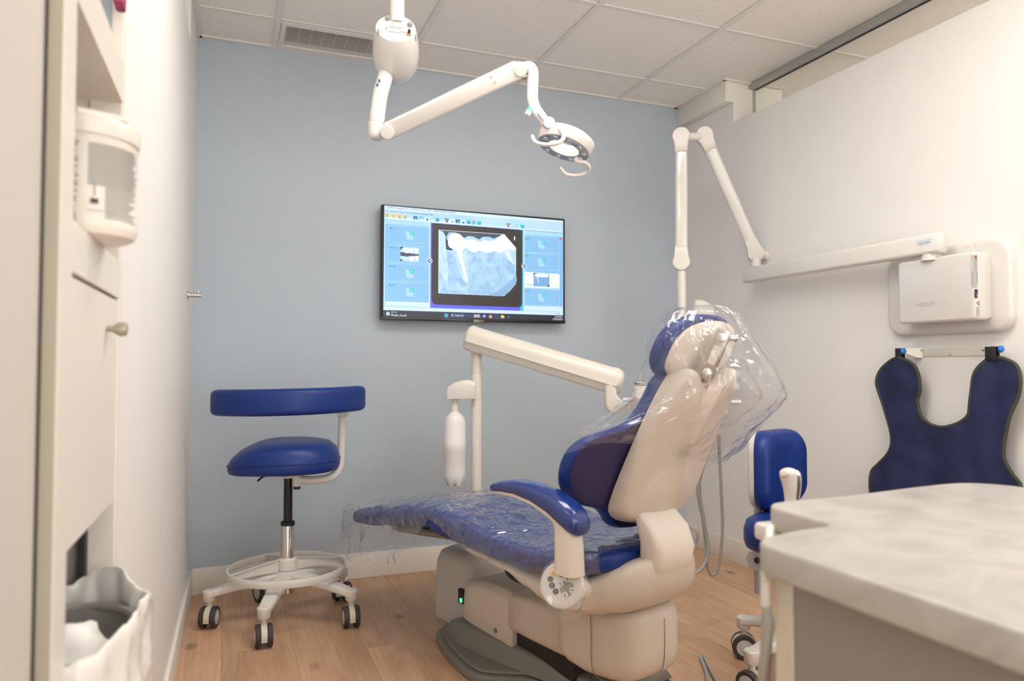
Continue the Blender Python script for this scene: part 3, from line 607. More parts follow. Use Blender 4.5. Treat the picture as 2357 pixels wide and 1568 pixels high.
# ------------------------------------------------------------------ ceiling mounted operating light
D0 = 2.5
t = thing('operating_light', 'white ceiling mounted dental operating light with folded arm', 'dental light', (at(914, 40, D0).x, at(914, 40, D0).y, CE))
pc = at(914, 40, D0); px, py = pc.x, pc.y
mk('ceiling_pole', [cyl((px, py, CE-.002), (px, py, pc.z-.02), .0255, n=32), cyl((px, py, pc.z+.035), (px, py, pc.z+.037), .0258, n=32)], 'gloss_white', t)
tc_ = -(ray(911, 65).normalized()); iu = (UP - tc_*UP.dot(tc_)).normalized(); ir = iu.cross(tc_)*1.0
nrm = (tc_*.62 + iu*.785).normalized(); ra_ = RT.copy(); ra_ = (ra_-nrm*ra_.dot(nrm)).normalized(); rb_ = nrm.cross(ra_)
c0 = at(911, 66, D0-.03)
prof = [(.058, -.001), (.066, -.002), (.0685, .004), (.074, .03), (.079, .065), (.081, .10), (.079, .135), (.071, .165), (.057, .19), (.037, .207), (.015, .214), (.002, .215)]
mk('driver_housing', loft([circ(c0-nrm*h, ra_, rb_, r, r, 40) for r, h in prof]), 'gloss_white', t, smooth=60)
pan = mk('switch_panel', loft([circ(c0+nrm*.0005, ra_, rb_, .0585, n=40), circ(c0+nrm*.003, ra_, rb_, .0575, n=40)]), 'gloss_white', t)
def pp(x, y, h=.003): return c0 + nrm*h + ra_*x + rb_*y
sgn = 1 if rb_.dot(iu) > 0 else -1
def ppp(dx, dy, h=.003): return pp(dx*D0/F, -sgn*dy*D0/F/.62, h)   # photo pixel offsets inside the panel
for dx, dy in ((-20, -16), (31, -8)): mk('fuse_cap', [cyl(ppp(dx, dy), ppp(dx, dy, .012), .009, .0085), cyl(ppp(dx, dy, .012), ppp(dx, dy, .015), .0075, .007)], 'fuse_grey', pan, bevel=.001)
mk('toggle_switch', [(cyl(ppp(31, 11), ppp(31, 11, .007), .0075), 'knob_brass'), (cyl(ppp(31, 9), ppp(31, 9, .018), .0045), 'black'), (cyl(ppp(31, 11, .006), ppp(31, 11, .010), .003), 'red')], 'black', pan)
mk('slide_switch', [(cyl(ppp(-21, 4), ppp(-21, 4, .003), .005), 'steel'), (cyl(ppp(-21, 4), ppp(-21, 4, .005), .002), 'print_dark')], 'steel', pan)
yd = rb_*sgn
mk('panel_lettering', [txt('FUSE', ppp(1, -14, .0034), ra_, yd, .012, align='CENTER'), txt('250V / 1.6A T', ppp(1, -9.5, .0034), ra_, yd, .008, align='CENTER'), txt('MANUAL', ppp(-15, 1, .0034), ra_, yd, .011), txt('SENSOR', ppp(-15, 11, .0034), ra_, yd, .011), txt('MAIN', ppp(11, 9, .0034), ra_, yd, .011), txt('I', ppp(21, 5, .0034), ra_, yd, .011), txt('O', ppp(20, 15, .0034), ra_, yd, .011), txt('0', ppp(-15, 6, .0034), ra_, yd, .009)], 'print_dark', pan, smooth=0, recalc=False)
for (x, y, s) in ((871, 74, 1), (957, 87, -1)):
    p = at(x, y, D0-.075); mk('vent_slot', ell(p, .003, .006, .012), 'print_grey', t)
a0, a1 = at(884, 176, D0-.02), at(869, 262, D0-.03); a2 = at(866, 300, D0-.03)
mk('drop_tube', tube([at(890, 160, D0+.07), at(886, 180, D0+.05), at(876, 215, D0+.02), a1, at(866, 288, D0-.03)], [.027, .027, .027, .026, .026], n=24, k=8), 'gloss_white', t)
dl = [(888, 186), (884, 196), (881, 207), (877, 218)]
g = []
for i, (x, y) in enumerate(dl): g.append((ell(at(x-15-i*.3, y, D0-.0), .0035, .003, .006), 'print_dark' if i < 3 else 'logo_blue'))
mk('brand_print', g, 'print_dark', t)
mk('elbow_joint', [loft([circ(at(866, y, D0-.03), RT, V((FW.x, FW.y, 0)).normalized(), r, r, 28) for y, r in ((283, .0262), (285, .0268), (310, .0268), (317, .025), (321, .018))]), tube([at(866, 303, D0-.03), at(882, 304, D0-.03), at(895, 304, D0-.03)], .0235, n=20)], 'satin_white', t, smooth=50)
A0, A1 = at(893, 301, D0-.04), at(1196, 158, D0-.09)
ax = (A1-A0).normalized(); an = (tc_ - ax*tc_.dot(ax)).normalized(); au = ax.cross(an); au = au if au.z > 0 else -au
rings = []
for s, k in ((-.004, .75), (.0, .9), (.008, 1), (.97, 1.04), (.985, .98), (1.0, .85)):
    c = A0 + (A1-A0)*s; rings.append([c + an*x*k + au*y*k for x, y in rrect(-.026, .026, -.029, .029, .011, 4)])
mk('spring_arm', loft(rings), 'gloss_white', t, smooth=40)
for p, r in ((A0, .0235), (A1, .0225)): mk('pivot_cap', loft([circ(p+an*h, au, ax, rr, rr, 32) for rr, h in ((r, .0), (r, .030), (r-.002, .0325), (.001, .034))]), 'satin_white', t)
mk('arm_screws', [(cyl(A0+(A1-A0)*s+au*o+an*.026, A0+(A1-A0)*s+au*o+an*.0285, .0035), 'steel') for s, o in ((.80, .016), (.81, -.002))], 'steel', t)
mk('lower_plug', [cyl(A1-ax*.005-au*.026, A1+ax*.012-au*.03, .012)], 'steel', t)
D1 = D0-.09
mk('head_tube', tube([at(1203, 158, D1), at(1219, 156, D1), at(1226, 168, D1), at(1226, 200, D1), at(1226, 228, D1), at(1233, 250, D1-.01), at(1250, 274, D1-.03), at(1258, 286, D1-.04)], [.021, .0205, .0195, .019, .0185, .018, .017, .015], n=24, k=8), 'gloss_white', t)
mk('tube_seam', loft([circ(at(1226, y, D1), RT, V((FW.x, FW.y, 0)).normalized(), .0196, .0196, 28) for y in (196.3, 197.3)]), 'hub_grey', t)
sd = (at(1213, 266, D1-.02)-at(1221, 251, D1-.01))
s0 = at(1221, 251, D1-.01)
sn = mk('sensor', cyl(s0+sd*.45, s0+sd*1.05, .0105, .0095), 'satin_white', t, bevel=.001)
mk('sensor_ring', cyl(s0-sd*.2, s0+sd*.47, .0095, .0108), 'green_led', sn)
D2 = D1-.05
mk('yoke', [box((at(1242, 262, D2)+at(1262, 286, D2))/2, (.012, .05, .022), Matrix((RT, (at(1262, 286, D2)-at(1242, 262, D2)).normalized(), RT.cross((at(1262, 286, D2)-at(1242, 262, D2)).normalized()))).transposed()), loft([circ(at(1263, 288, D2+.01)-FW*h, RT, UP, r, r, 28) for r, h in ((.019, -.01), (.019, .028), (.0175, .031), (.001, .0312))])], 'satin_white', t, smooth=40)
# lamp head: a ring whose open face points down at the chair
HC_ = at(1297, 341, 2.41); tc2 = -(ray(1297, 341).normalized()); iu2 = (UP-tc2*UP.dot(tc2)).normalized(); ir2 = (RT-tc2*RT.dot(tc2)).normalized()
nd = (tc2*.40 + (-iu2*.94 - ir2*.34).normalized()*.916).normalized()
ea = ((ir2*.95 - iu2*.31) - nd*(ir2*.95 - iu2*.31).dot(nd)).normalized(); eb = nd.cross(ea)
RO, RI, HH = .0895, .053, .040
head = mk('lamp_head', loft([circ(HC_-nd*h, ea, eb, r, r, 56) for r, h in ((RI, 0), (RI-.001, .02), (RI+.003, HH), (RO-.004, HH+.003), (RO+.006, HH-.004), (RO+.007, HH-.010), (RO, .003), (RO-.002, .0), (RI, 0))], cap=False), 'gloss_white', t, smooth=40)
mk('lens_ring', loft([circ(HC_-nd*h, ea, eb, r, r, 56) for r, h in ((RI+.001, -.001), (RI+.002, -.003), (RO-.004, -.003), (RO-.003, -.001), (RI+.001, -.001))], cap=False), 'lens_blue', head)
for i in range(10):
    a = 2*PI*(i+.3)/10; p = HC_ + (ea*math.cos(a)+eb*math.sin(a))*((RO+RI)/2) + nd*.003
    mk('led_lens', lathe([(.009, 0), (.0085, .002), (.005, .0035), (.001, .004)], p, nd, n=16), 'chrome', head)
mk('handle', tube([at(1268, 292, D2-.01), at(1282, 294, D2-.02), at(1295, 304, D2-.05), at(1297, 318, D2-.07), at(1284, 329, D2-.08), at(1257, 333, D2-.08), at(1233, 327, D2-.07), at(1225, 313, D2-.05)], [.008, .0072, .0068, .0068, .0066, .0064, .006, .0058], n=14), 'satin_white', t)
mk('handle', [tube([at(1324, 364, 2.41), at(1330, 372, 2.41), at(1345, 374, 2.42), at(1355, 384, 2.44), at(1350, 397, 2.46), at(1328, 404, 2.46), at(1303, 401, 2.45), at(1289, 386, 2.44)], [.009, .008, .0068, .0068, .0066, .0062, .006, .0055], n=14)], 'satin_white', t)

# ------------------------------------------------------------------ stools
def caster(t, pos, head, k=1.0):
    pos = V(pos); a = V((math.cos(head), math.sin(head), 0)); r = .041*k
    f = mk('caster', [(cyl(pos+V((0, 0, r*1.5)), pos+V((0, 0, r*2.7)), .010*k, .012*k, 16), 'caster_cream'), (loft([[pos+a*x + a.cross(V((0, 0, 1)))*(r*.98*math.cos(q)) + V((0, 0, r+r*1.0*math.sin(q))) for q in [math.radians(g_) for g_ in range(-20, 201, 20)]] for x in (-.0105*k, .0105*k)], cap=True), 'caster_cream')], 'caster_cream', t)
    for s in (-1, 1):
        c = pos + V((0, 0, r))
        mk('wheel', [(lathe([(.028*k, s*.0115*k), (r-.003, s*.0115*k), (r, s*.0145*k), (r, s*.0255*k), (r-.003, s*.030*k), (.030*k, s*.0295*k)], c, a, n=28), 'rubber'), (lathe([(.030*k, s*.0275*k), (.026*k, s*.0305*k), (.014*k, s*.0305*k), (.012*k, s*.0325*k), (.001, s*.0325*k)], c, a, n=24), 'hub_grey')], 'rubber', f)
def star_leg(t, c, ang, z_in, z_out, R, mat='satin_white', w0=.034, w1=.024):
    d = V((math.cos(ang), math.sin(ang), 0)); s = V((-d.y, d.x, 0)); rings = []
    for f in [i/10 for i in range(11)]:
        zz = z_in + (z_out-z_in)*(f**1.9); w = w0+(w1-w0)*f; h = .021-.006*f
        rings.append([V((c[0], c[1], 0)) + d*(.03+(R-.03)*f) + s*x + V((0, 0, zz+y)) for x, y in rrect(-w, w, -h, h, .011, 3)])
    e = V((c[0], c[1], 0)) + d*R
    mk('leg', [loft(rings), loft([circ(e+V((0, 0, z)), d, s, r, r, 20) for z, r in ((z_out-.028, .017), (z_out-.022, .023), (z_out+.012, .0245), (z_out+.0155, .021))])], mat, t, smooth=45)
    return e
SC = V((.245, 3.075, 0))
st = thing('operator_stool', 'tall blue saddle stool with curved arm bar and foot ring, by the blue wall', 'stool', SC)
hd = [.25, 2.0, .55, -1.2, .1]; hd = [.35, 2.3, -.35, -.05, .03]
for i in range(5):
    e = star_leg(st, SC, math.radians(249.5+72*i), .168, .128, .286)
    caster(st, (e.x, e.y, 0), [.02, .0, 2.6, .4, -.30][i])
mk('hub', lathe([(.032, .128), (.042, .14), (.048, .165), (.046, .19), (.036, .196)], SC, n=32), 'satin_white', st, smooth=50)
mk('sleeve', [lathe([(.0235, .105), (.026, .108), (.026, .13)], SC), lathe([(.026, .19), (.026, .372), (.0245, .376), (.0245, .385)], SC)], 'chrome', st)
mk('sleeve_cap', lathe([(.0265, .372), (.0275, .378), (.0275, .386), (.02, .390)], SC), 'black', st)
mk('gas_piston', cyl(SC+V((0, 0, .38)), SC+V((0, 0, .585)), .0175), 'black_gloss', st)
def ringz(r, z): return [V((r*math.cos(2*PI*i/72), r*math.sin(2*PI*i/72), z)) + SC for i in range(72)]
fr = mk('foot_ring', loft([ringz(.227, .186), ringz(.2285, .189), ringz(.2285, .211), ringz(.227, .214), ringz(.220, .214), ringz(.2185, .211), ringz(.2185, .189), ringz(.220, .186), ringz(.227, .186)], cap=False), 'satin_white', st, smooth=50)
mk('ring_hub', loft([circ(SC+V((0, 0, z)), V((1, 0, 0)), V((0, 1, 0)), r, r, 28) for z, r in ((.197, .036), (.20, .039), (.238, .037), (.245, .030))]), 'satin_white', st)
for a in (196, 16, 106, 286-360+0):
    if a == -74: continue
    d = V((math.cos(math.radians(a)), math.sin(math.radians(a)), 0)); s = V((-d.y, d.x, 0)); rings = []
    for f, h, zc in ((.03, .024, .217), (.12, .017, .210), (.221, .008, .202)): rings.append([SC+d*f+s*x+V((0, 0, zc+y)) for x, y in ((-.004, -h), (.004, -h), (.006, h*.8), (.012, h), (-.012, h), (-.006, h*.8))])
    mk('ring_spoke', loft(rings), 'satin_white', fr, smooth=20)
# seat: domed pad, lower on its left nose
vd = V((SC.x, SC.y, 0)).normalized(); vr = V((vd.y, -vd.x, 0))      # away from / right of the viewer
def seat_ring(k, z, dz=0.0, n=48):
    out = []
    for i in range(n):
        a = 2*PI*i/n; x, y = math.cos(a), math.sin(a)
        X = math.copysign(abs(x)**.8, x)*.212; Y = math.copysign(abs(y)**.85, y)*(.205-.05*max(0, -x))
        if x < 0: X *= 1.02
        p = SC + vr*(X*k-.012) + vd*(Y*k); nose = max(0.0, -x*k)
        out.append(p + V((0, 0, z - dz*nose**2)))
    return out
mk('seat', [loft([seat_ring(.90, .592, .012), seat_ring(.975, .598, .012), seat_ring(1.0, .615, .014), seat_ring(1.0, .632, .02), seat_ring(.985, .655, .03), seat_ring(.93, .683, .045), seat_ring(.82, .703, .055), seat_ring(.6, .712, .055), seat_ring(.3, .712, .05), seat_ring(.02, .711, .03)])], 'blue_vinyl', st, smooth=180)
mk('seat_piping', tube(seat_ring(1.004, .637, .021, 40), .0028, n=8, k=2, closed=True), 'blue_vinyl', st)
def R3(x, y, z): return SC + vr*x + vd*y + V((0, 0, z))
mk('seat_plate', [box(R3(-.01, -.02, .584), (.10, .13, .016)), box(R3(.085, .0, .588), (.11, .05, .012)), lathe([(.030, .560), (.032, .565), (.032, .585)], SC)], 'satin_white', st, bevel=.003)
mk('height_lever', tube([R3(-.05, -.03, .585), R3(-.09, -.09, .582), R3(-.11, -.13, .572)], .004, n=8), 'black', st)
mk('arm_post', [tube([R3(.035, -.03, .556), R3(.09, -.03, .550), R3(.16, -.02, .556), R3(.198, 0, .59), R3(.205, .0, .66), R3(.208, 0, .74), R3(.210, 0, .805)], .0165, n=18, k=8), cyl(R3(.033, -.03, .53), R3(.033, -.03, .588), .018)], 'satin_white', st)
mk('post_collar', lathe([(.019, 0), (.024, .002), (.024, .012), (.019, .014)], R3(.210, 0, .800)), 'satin_white', st)
mk('post_knob', cyl(R3(.033, -.03, .518), R3(.033, -.03, .531), .0135), 'black', st)
mk('arm_rod', cyl(R3(.210, 0, .81), R3(.210, 0, .84), .011), 'chrome', st)
rings = []
for i in range(33):
    f = i/32; a = (f-.5)*2; ang = a*math.radians(64)
    R_ = .315; c = SC + vr*(R_*math.sin(ang)*1.0+.004) + vd*(.13-R_*math.cos(ang)) + V((0, 0, .870+.006*a))
    od = (vr*math.sin(ang) - vd*math.cos(ang)); e = min(1, (1-abs(a))*9+.02); e = math.sqrt(max(0.02, 1-(1-e)**2)); h = .051*(.55+.45*e); w = .026*(.35+.65*e)
    rings.append([c + od*x + V((0, 0, y)) for x, y in rrect(-w, w, -h, h, min(w, h)*.85, 5)])
mk('arm_bar', loft(rings), 'blue_vinyl', st, smooth=60)

# second stool, half hidden by the counter
SB = V((1.772, 1.858, 0))
s2 = thing('assistant_stool', 'low blue stool with padded backrest, half hidden behind the counter', 'stool', SB)
for i in range(5):
    e = star_leg(s2, SB, math.radians(109.5+72*i), .16, .125, .26)
    caster(s2, (e.x, e.y, 0), [1.0, .3, 2.0, .7, 1.2][i])
mk('hub', lathe([(.03, .125), (.042, .138), (.046, .165), (.034, .19)], SB), 'satin_white', s2, smooth=50)
mk('gas_piston', [cyl(SB+V((0, 0, .18)), SB+V((0, 0, .27)), .026), cyl(SB+V((0, 0, .26)), SB+V((0, 0, .41)), .0175)], 'black_gloss', s2)
f2 = V((.35, -.937, 0)); r2 = V((f2.y, -f2.x, 0))      # the way the sitter faces
def sring(k, z, n=40): return [SB + f2*(math.copysign(abs(math.cos(a))**.75, math.cos(a))*.205*k) + r2*(math.copysign(abs(math.sin(a))**.75, math.sin(a))*.20*k) + V((0, 0, z)) for a in [2*PI*i/n for i in range(n)]]
mk('seat', loft([sring(.88, .418), sring(.97, .422), sring(1, .442), sring(1, .475), sring(.96, .503), sring(.85, .517), sring(.4, .518), sring(.02, .516)]), 'blue_vinyl', s2, smooth=180)
mk('seat_plate', box(SB+V((0, 0, .41)), (.16, .16, .02)), 'grey_plastic', s2, bevel=.003)
bc2 = at(1774, 1078, 2.56); bf = V((.35, -.94, 0)).normalized(); br2 = V((bf.y, -bf.x, 0))
def bring(off, k, kz):
    return [bc2 + bf*(off - .10*((x)/.15)**2*(-1)*.35) + br2*x + V((0, 0, z)) for x, z in [(px_*k, pz_*kz) for px_, pz_ in rrect(-.145, .145, -.135, .135, .075, 8)]]
mk('backrest', loft([bring(-.018, .93, .92), bring(-.012, .99, .99), bring(.006, 1, 1), bring(.026, .985, .98), bring(.040, .90, .89), bring(.046, .6, .6), bring(.047, .1, .1)]), 'blue_vinyl', s2, smooth=180)
mk('back_shell', loft([bring(-.042, .80, .80), bring(-.038, .90, .90), bring(-.03, .955, .95), bring(-.013, .965, .96)]), 'satin_white', s2, smooth=60)
pb = bc2 - bf*.05
mk('back_post', tube([pb+V((0, 0, .06)), pb+V((0, 0, -.13)), pb+V((0, 0, -.30))-bf*.005], .016, n=16, flat=.7), 'grey_plastic', s2)
kc = at(1743, 1288, 2.50); kd = (-(ray(1743, 1288))); kd.z = 0; kd.normalize(); ka = V((-kd.y, kd.x, 0))
mk('tilt_knob', [loft([circ(kc+kd*h, ka, V((0, 0, 1)), .036, n=8) for h in (-.014, .014)]), (cyl(kc+kd*.0135, kc+kd*.015, .011), 'black')], 'grey_plastic', s2, smooth=20)
mk('back_tube', [cyl(kc+V((.008, .006, -.02)), kc+V((.018, .014, -.118)), .0155), cyl(kc+V((.012, .008, -.036)), kc+V((.06, .0, -.036)), .007)], 'grey_plastic', s2)
mk('seat_arm', tube([kc-kd*.01, kc*.6+SB*.4+V((0, 0, .175)), SB+V((0, 0, .385))], .014, n=10), 'grey_plastic', s2)
# ------------------------------------------------------------------ dental chair: u towards the feet, v to the sitter's left
CA = math.radians(18); DU = V((-math.sin(CA), math.cos(CA), 0)); DL = V((-math.cos(CA), -math.sin(CA), 0)); CO = V((1.16, 1.588, 0)); V0 = .0
def K(u, v, z): return CO + DU*u + DL*v + V((0, 0, z))
def BK(v, z, off=0.0): return K(.19-(z-.65)*.486+off, v, z)       # the leaning plane of the back
ch = thing('dental_chair', 'blue and beige reclining dental chair under clear plastic covers', 'dental chair', K(.55, V0, 0))
def interp(tab, x):
    tab = sorted(tab)
    if x <= tab[0][0]: return tab[0][1:]
    for a, b in zip(tab[:-1], tab[1:]):
        if x <= b[0]:
            f = (x-a[0])/(b[0]-a[0]); f = f*f*(3-2*f); return tuple(p+(q-p)*f for p, q in zip(a[1:], b[1:]))
    return tab[-1][1:]
def kloft(tab, e=3.4, n=36, steps=None, vc=V0):
    rings = []
    us = [r[0] for r in tab] if not steps else [tab[0][0]+(tab[-1][0]-tab[0][0])*i/steps for i in range(steps+1)]
    for u in us:
        w, zb, zt = interp(tab, u); zc, h = (zb+zt)/2, (zt-zb)/2; ring = []
        for i in range(n):
            a = 2*PI*i/n; x, y = math.cos(a), math.sin(a)
            ring.append(K(u, vc + w*math.copysign(abs(x)**(2/e), x), zc + h*math.copysign(abs(y)**(2/e), y)))
        rings.append(ring)
    return loft(rings)
# floor plate and ridge
plate = poly_smooth([(.05, 1.16), (.125, 1.03), (.18, .84), (.185, .74), (.13, .67), (.07, .60), (.03, .42), (.0, .30), (-.12, .27), (-.26, .32), (-.29, .55), (-.36, .72), (-.38, .85), (-.32, 1.03), (-.24, 1.16), (-.1, 1.19)], 4)
mk('base_plate', [prism(plate, lambda v, u, h: K(u, v, h), 0.001, .030), prism([(v*.93-.006, .78+(u-.78)*.93) for v, u in plate], lambda v, u, h: K(u, v, h), .03, .042)], 'base_grey', ch, smooth=30, bevel=.008, bseg=3)
ridge = []
for u, va, vb, h in ((1.16, .0, -.16, .035), (1.10, .035, -.2, .075), (.95, .075, -.24, .105), (.75, .065, -.25, .10), (.55, .035, -.25, .085), (.32, .0, -.24, .07)):
    ridge.append([K(u, va+.03, .035), K(u, va, h), K(u, vb, h), K(u, vb-.03, .035)])
mk('base_ridge', loft(ridge), 'base_grey', ch, bevel=.01, bseg=3)
# front link cover
fc = []
for u, va, zb, zt in ((1.035, .02, .12, .16), (1.025, .035, .115, .215), (1.0, .05, .11, .24), (.95, .055, .105, .256), (.85, .06, .10, .268), (.74, .062, .088, .265), (.715, .06, .085, .255)):
    fc.append([K(u, V0-.08+(va-(V0-.08))*x, zb+(zt-zb)*y) for x, y in [(1, 0), (1, .55), (.96, .85), (.82, .98), (.5, 1), (-.5, 1), (-.82, .98), (-.96, .85), (-1, .55), (-1, 0)]])
fcv = mk('front_cover', loft(fc), 'chair_beige', ch, smooth=50, bevel=.004)
mk('socket_recess', [(box(K(1.012, .048, .185), (.012, .03, .05), rotm(0, 0, CA)), 'black'), (box(K(1.008, .053, .172), (.008, .012, .014), rotm(0, 0, CA)), 'green_led')], 'black', fcv)
mk('side_plug', cyl(K(.80, .058, .125), K(.80, .064, .125), .008), 'base_grey', fcv)
# link arm and rear housing
mk('link_arm', kloft([(.36, .12, .13, .28), (.5, .12, .13, .283), (.64, .12, .135, .28), (.725, .115, .14, .268), (.74, .10, .15, .25)], 5, vc=-.045), 'chair_beige', ch, smooth=45)
mk('bellows', kloft([(.45, .10, .045, .2), (.72, .10, .045, .2)], 6, vc=-.06), 'black', ch)
rh = mk('rear_housing', kloft([(.150, .05, .225, .315), (.155, .08, .19, .338), (.17, .10, .168, .348), (.20, .114, .155, .354), (.25, .121, .147, .354), (.33, .123, .142, .348), (.40, .120, .15, .335), (.435, .112, .165, .318), (.447, .095, .19, .295)], 5.0, n=44, vc=.005), 'chair_beige', ch, smooth=60)
def hs(u, z):
    return K(u, V0+.1567, z)
mk('panel_seam', [tube([K(.292, .130, .34), K(.288, .1305, .28), K(.288, .1305, .20), K(.278, .129, .168), K(.25, .127, .158), K(.215, .119, .162)], .0012, n=6), tube([K(.150, -.012, .32), K(.149, -.012, .24), K(.152, -.005, .185), K(.165, .035, .168), K(.19, .085, .162)], .0012, n=6)], 'base_grey', rh)
# seat carrier (boat shaped)
boat = [(.088, .03, .462, .497), (.094, .07, .432, .508), (.11, .11, .402, .512), (.14, .15, .37, .506), (.18, .178, .349, .492), (.24, .214, .337, .462), (.30, .228, .336, .446), (.37, .232, .347, .438), (.44, .226, .368, .436), (.56, .210, .392, .438), (.70, .20, .405, .44), (.765, .195, .41, .44)]
sc_ = mk('seat_carrier', kloft(boat, 3.0, n=44, steps=44, vc=.016), 'chair_beige', ch, smooth=60)
mk('carrier_groove', [tube([K(.15, .09, .506), K(.118, .04, .512), K(.115, -.03, .513), K(.15, -.08, .510)], .004, n=6)], 'black', sc_)
mk('release_lever', tube([K(.66, .13, .405), K(.62, .15, .372), K(.56, .155, .362), K(.50, .15, .375)], .012, n=12, flat=.8), 'black', ch)
mk('hinge_cover', kloft([(.70, .16, .385, .425), (.78, .16, .39, .43), (.80, .15, .40, .425)], 4), 'chair_beige', ch, smooth=50)
# cushions
leg_t = [(1.535, .16, .395, .425), (1.53, .20, .385, .435), (1.51, .222, .375, .442), (1.42, .228, .383, .455), (1.25, .232, .408, .485), (1.05, .240, .440, .522), (.95, .245, .452, .538), (.88, .248, .45, .545)]
mk('leg_rest_pan', kloft([(1.37, .10, .385, .40), (1.30, .17, .375, .415), (1.10, .19, .395, .445), (.85, .20, .425, .46), (.76, .19, .42, .45)], 3.5), 'base_grey', ch, smooth=50)
lg = mk('leg_rest', kloft(leg_t, 4.0, steps=30), 'blue_vinyl', ch, smooth=70)
seat_t = [(.92, .238, .452, .535), (.90, .247, .447, .545), (.82, .250, .44, .543), (.70, .251, .436, .528), (.55, .25, .43, .508), (.44, .247, .428, .499), (.36, .243, .434, .50), (.28, .234, .445, .510), (.22, .214, .455, .518), (.18, .182, .465, .52), (.165, .14, .475, .515)]
sm = mk('seat_cushion', kloft(seat_t, 4.5, steps=40, n=48, vc=.012), 'blue_vinyl', ch, smooth=70)
def edge_line(side, dz, us): return [K(u, V0+.012+side*(interp(seat_t, u)[0]*1.001), interp(seat_t, u)[1]+dz*(interp(seat_t, u)[2]-interp(seat_t, u)[1])) for u in us]
mk('seat_seam', tube(edge_line(1, .46, [.20+.035*i for i in range(20)]), .0028, n=8, k=3), 'blue_vinyl', sm)
mk('cushion_split', tube([K(.28, V0+.244, .45), K(.28, V0+.248, .478), K(.28, V0+.238, .507)], .0016, n=6), 'blue_rear', sm)
# neck between seat carrier and back
nk = []
for u, z, hw, hd in ((.165, .425, .060, .024), (.14, .448, .070, .030), (.12, .485, .076, .037), (.114, .535, .078, .041), (.132, .585, .078, .038), (.165, .622, .074, .028), (.19, .642, .06, .014)):
    nk.append([K(u+y, V0+.016+x, z+y*.25) for x, y in rrect(-hw, hw, -hd, hd, .024 if hd > .025 else hd*.9, 6)])
nk_ = mk('back_neck', loft(nk), 'chair_pale', ch, smooth=50)
mk('neck_seam', tube([K(.145, V0+.088, .455), K(.128, V0+.0945, .50), K(.124, V0+.0947, .54), K(.140, V0+.0945, .585)], .0011, n=6), 'chair_beige', nk_)
# back: pad with wings, shell behind it
wing = [(.315, .715), (.325, .755), (.316, .795), (.28, .825), (.22, .842), (.165, .862), (.135, .90), (.122, .95), (.112, .99), (.08, 1.01), (0, 1.015)]
low = [(.28, .665), (.245, .642), (.17, .622), (.13, .598), (.09, .565), (.04, .552), (0, .55)]
prof = [(x, z) for x, z in low[::-1]] + wing
outline = [(V0+x, z) for x, z in prof] + [(V0-x, z) for x, z in prof[::-1] if x > 0]
outline = poly_smooth(outline, 3)
cv, cz = V0, .76
def brings(specs): return [[BK(cv+(v-cv)*k*.89, cz+(z-cz)*k, off+.020+.055*min(1, abs((v-cv)*k/.3))**2.2) for v, z in outline] for k, off in specs]
bk = mk('backrest', loft(brings([(.05, -.012), (.4, -.012), (.7, -.012), (.9, -.012), (.975, -.012), (.99, -.004), (1.0, .004), (1.0, .016), (.985, .030), (.94, .044), (.8, .056), (.6, .064), (.3, .064), (.05, .062)])), 'blue_vinyl', ch, smooth=60)
mk('rear_fabric', loft(brings([(.05, -.017), (.4, -.017), (.7, -.017), (.9, -.017), (.965, -.0165), (.978, -.014), (.97, -.0115), (.9, -.0115), (.05, -.0115)])), 'blue_rear', bk, smooth=60, label='dark purple fabric on the rear of the backrest')
sh = [(.0, .572), (.06, .578), (.125, .592), (.166, .618), (.178, .655), (.178, .72), (.172, .80), (.165, .86), (.155, .92), (.142, .965), (.125, .995), (.105, 1.003), (.085, .997), (.068, .982), (.045, .966), (.0, .960)]
shell = [(V0+x, z) for x, z in sh] + [(V0-x, z) for x, z in sh[::-1] if x > 0]
shell = poly_smooth(shell, 2)
def srings(specs):
    out = []
    for k, off, cb in specs: out.append([BK(V0+(v-V0)*k*.86, .78+(z-.78)*k, off + cb*((v-V0)/.17)**2) for v, z in shell])
    return out
mk('back_shell', loft(srings([(.99, .008, 0), (1.0, .0, 0), (1.0, -.02, .004), (.985, -.045, .010), (.955, -.06, .016), (.90, -.070, .022), (.5, -.075, .026), (.05, -.075, .024)])), 'chair_beige', ch, smooth=60)
# headrest
def HR(v, s, off): return BK(V0+.015+v, 1.055+s, off)
def hring(k, off, rx=.128, rz=.083, dz=0): return [HR(rx*k*math.copysign(abs(math.cos(a))**.85, math.cos(a)), dz+rz*k*math.copysign(abs(math.sin(a))**.85, math.sin(a)), off) for a in [2*PI*i/40 for i in range(40)]]
hr = mk('headrest', loft([hring(.93, .01), hring(1.0, .02), hring(1.03, .04), hring(1.0, .062), hring(.88, .078), hring(.5, .082), hring(.05, .078)]), 'blue_vinyl', ch, smooth=70)
mk('headrest_shell', loft([hring(.95, .018, .124, .078, -.012), hring(.97, .008, .124, .078, -.012), hring(.93, -.006, .128, .08, -.008), hring(.78, -.016, .128, .08, -.01), hring(.4, -.022, .128, .08, -.012), hring(.05, -.022, .128, .08, -.012)]), 'chair_pale', hr, smooth=70)
p0, p1 = at(1661, 778, 1.80), at(1627, 858, 1.83); dd = (p1-p0).normalized(); toc = -(ray(1645, 815).normalized()); aa = dd.cross(toc).normalized()
hb = mk('headrest_link', [prism([(x, y) for x, y in ((-.019, -.01), (-.013, -.022), (.013, -.022), (.019, -.01), (.019, .105), (.013, .115), (-.013, .115), (-.019, .105))], lambda x, y, h: p0+aa*x+dd*y+toc*h, -.016, .004)], 'steel', hr, bevel=.003)
mk('link_window', prism(rrect(-.010, .010, .022, .072, .003, 3), lambda x, y, h: p0+aa*x+dd*y+toc*h, .003, .0065), 'chair_pale', hr)
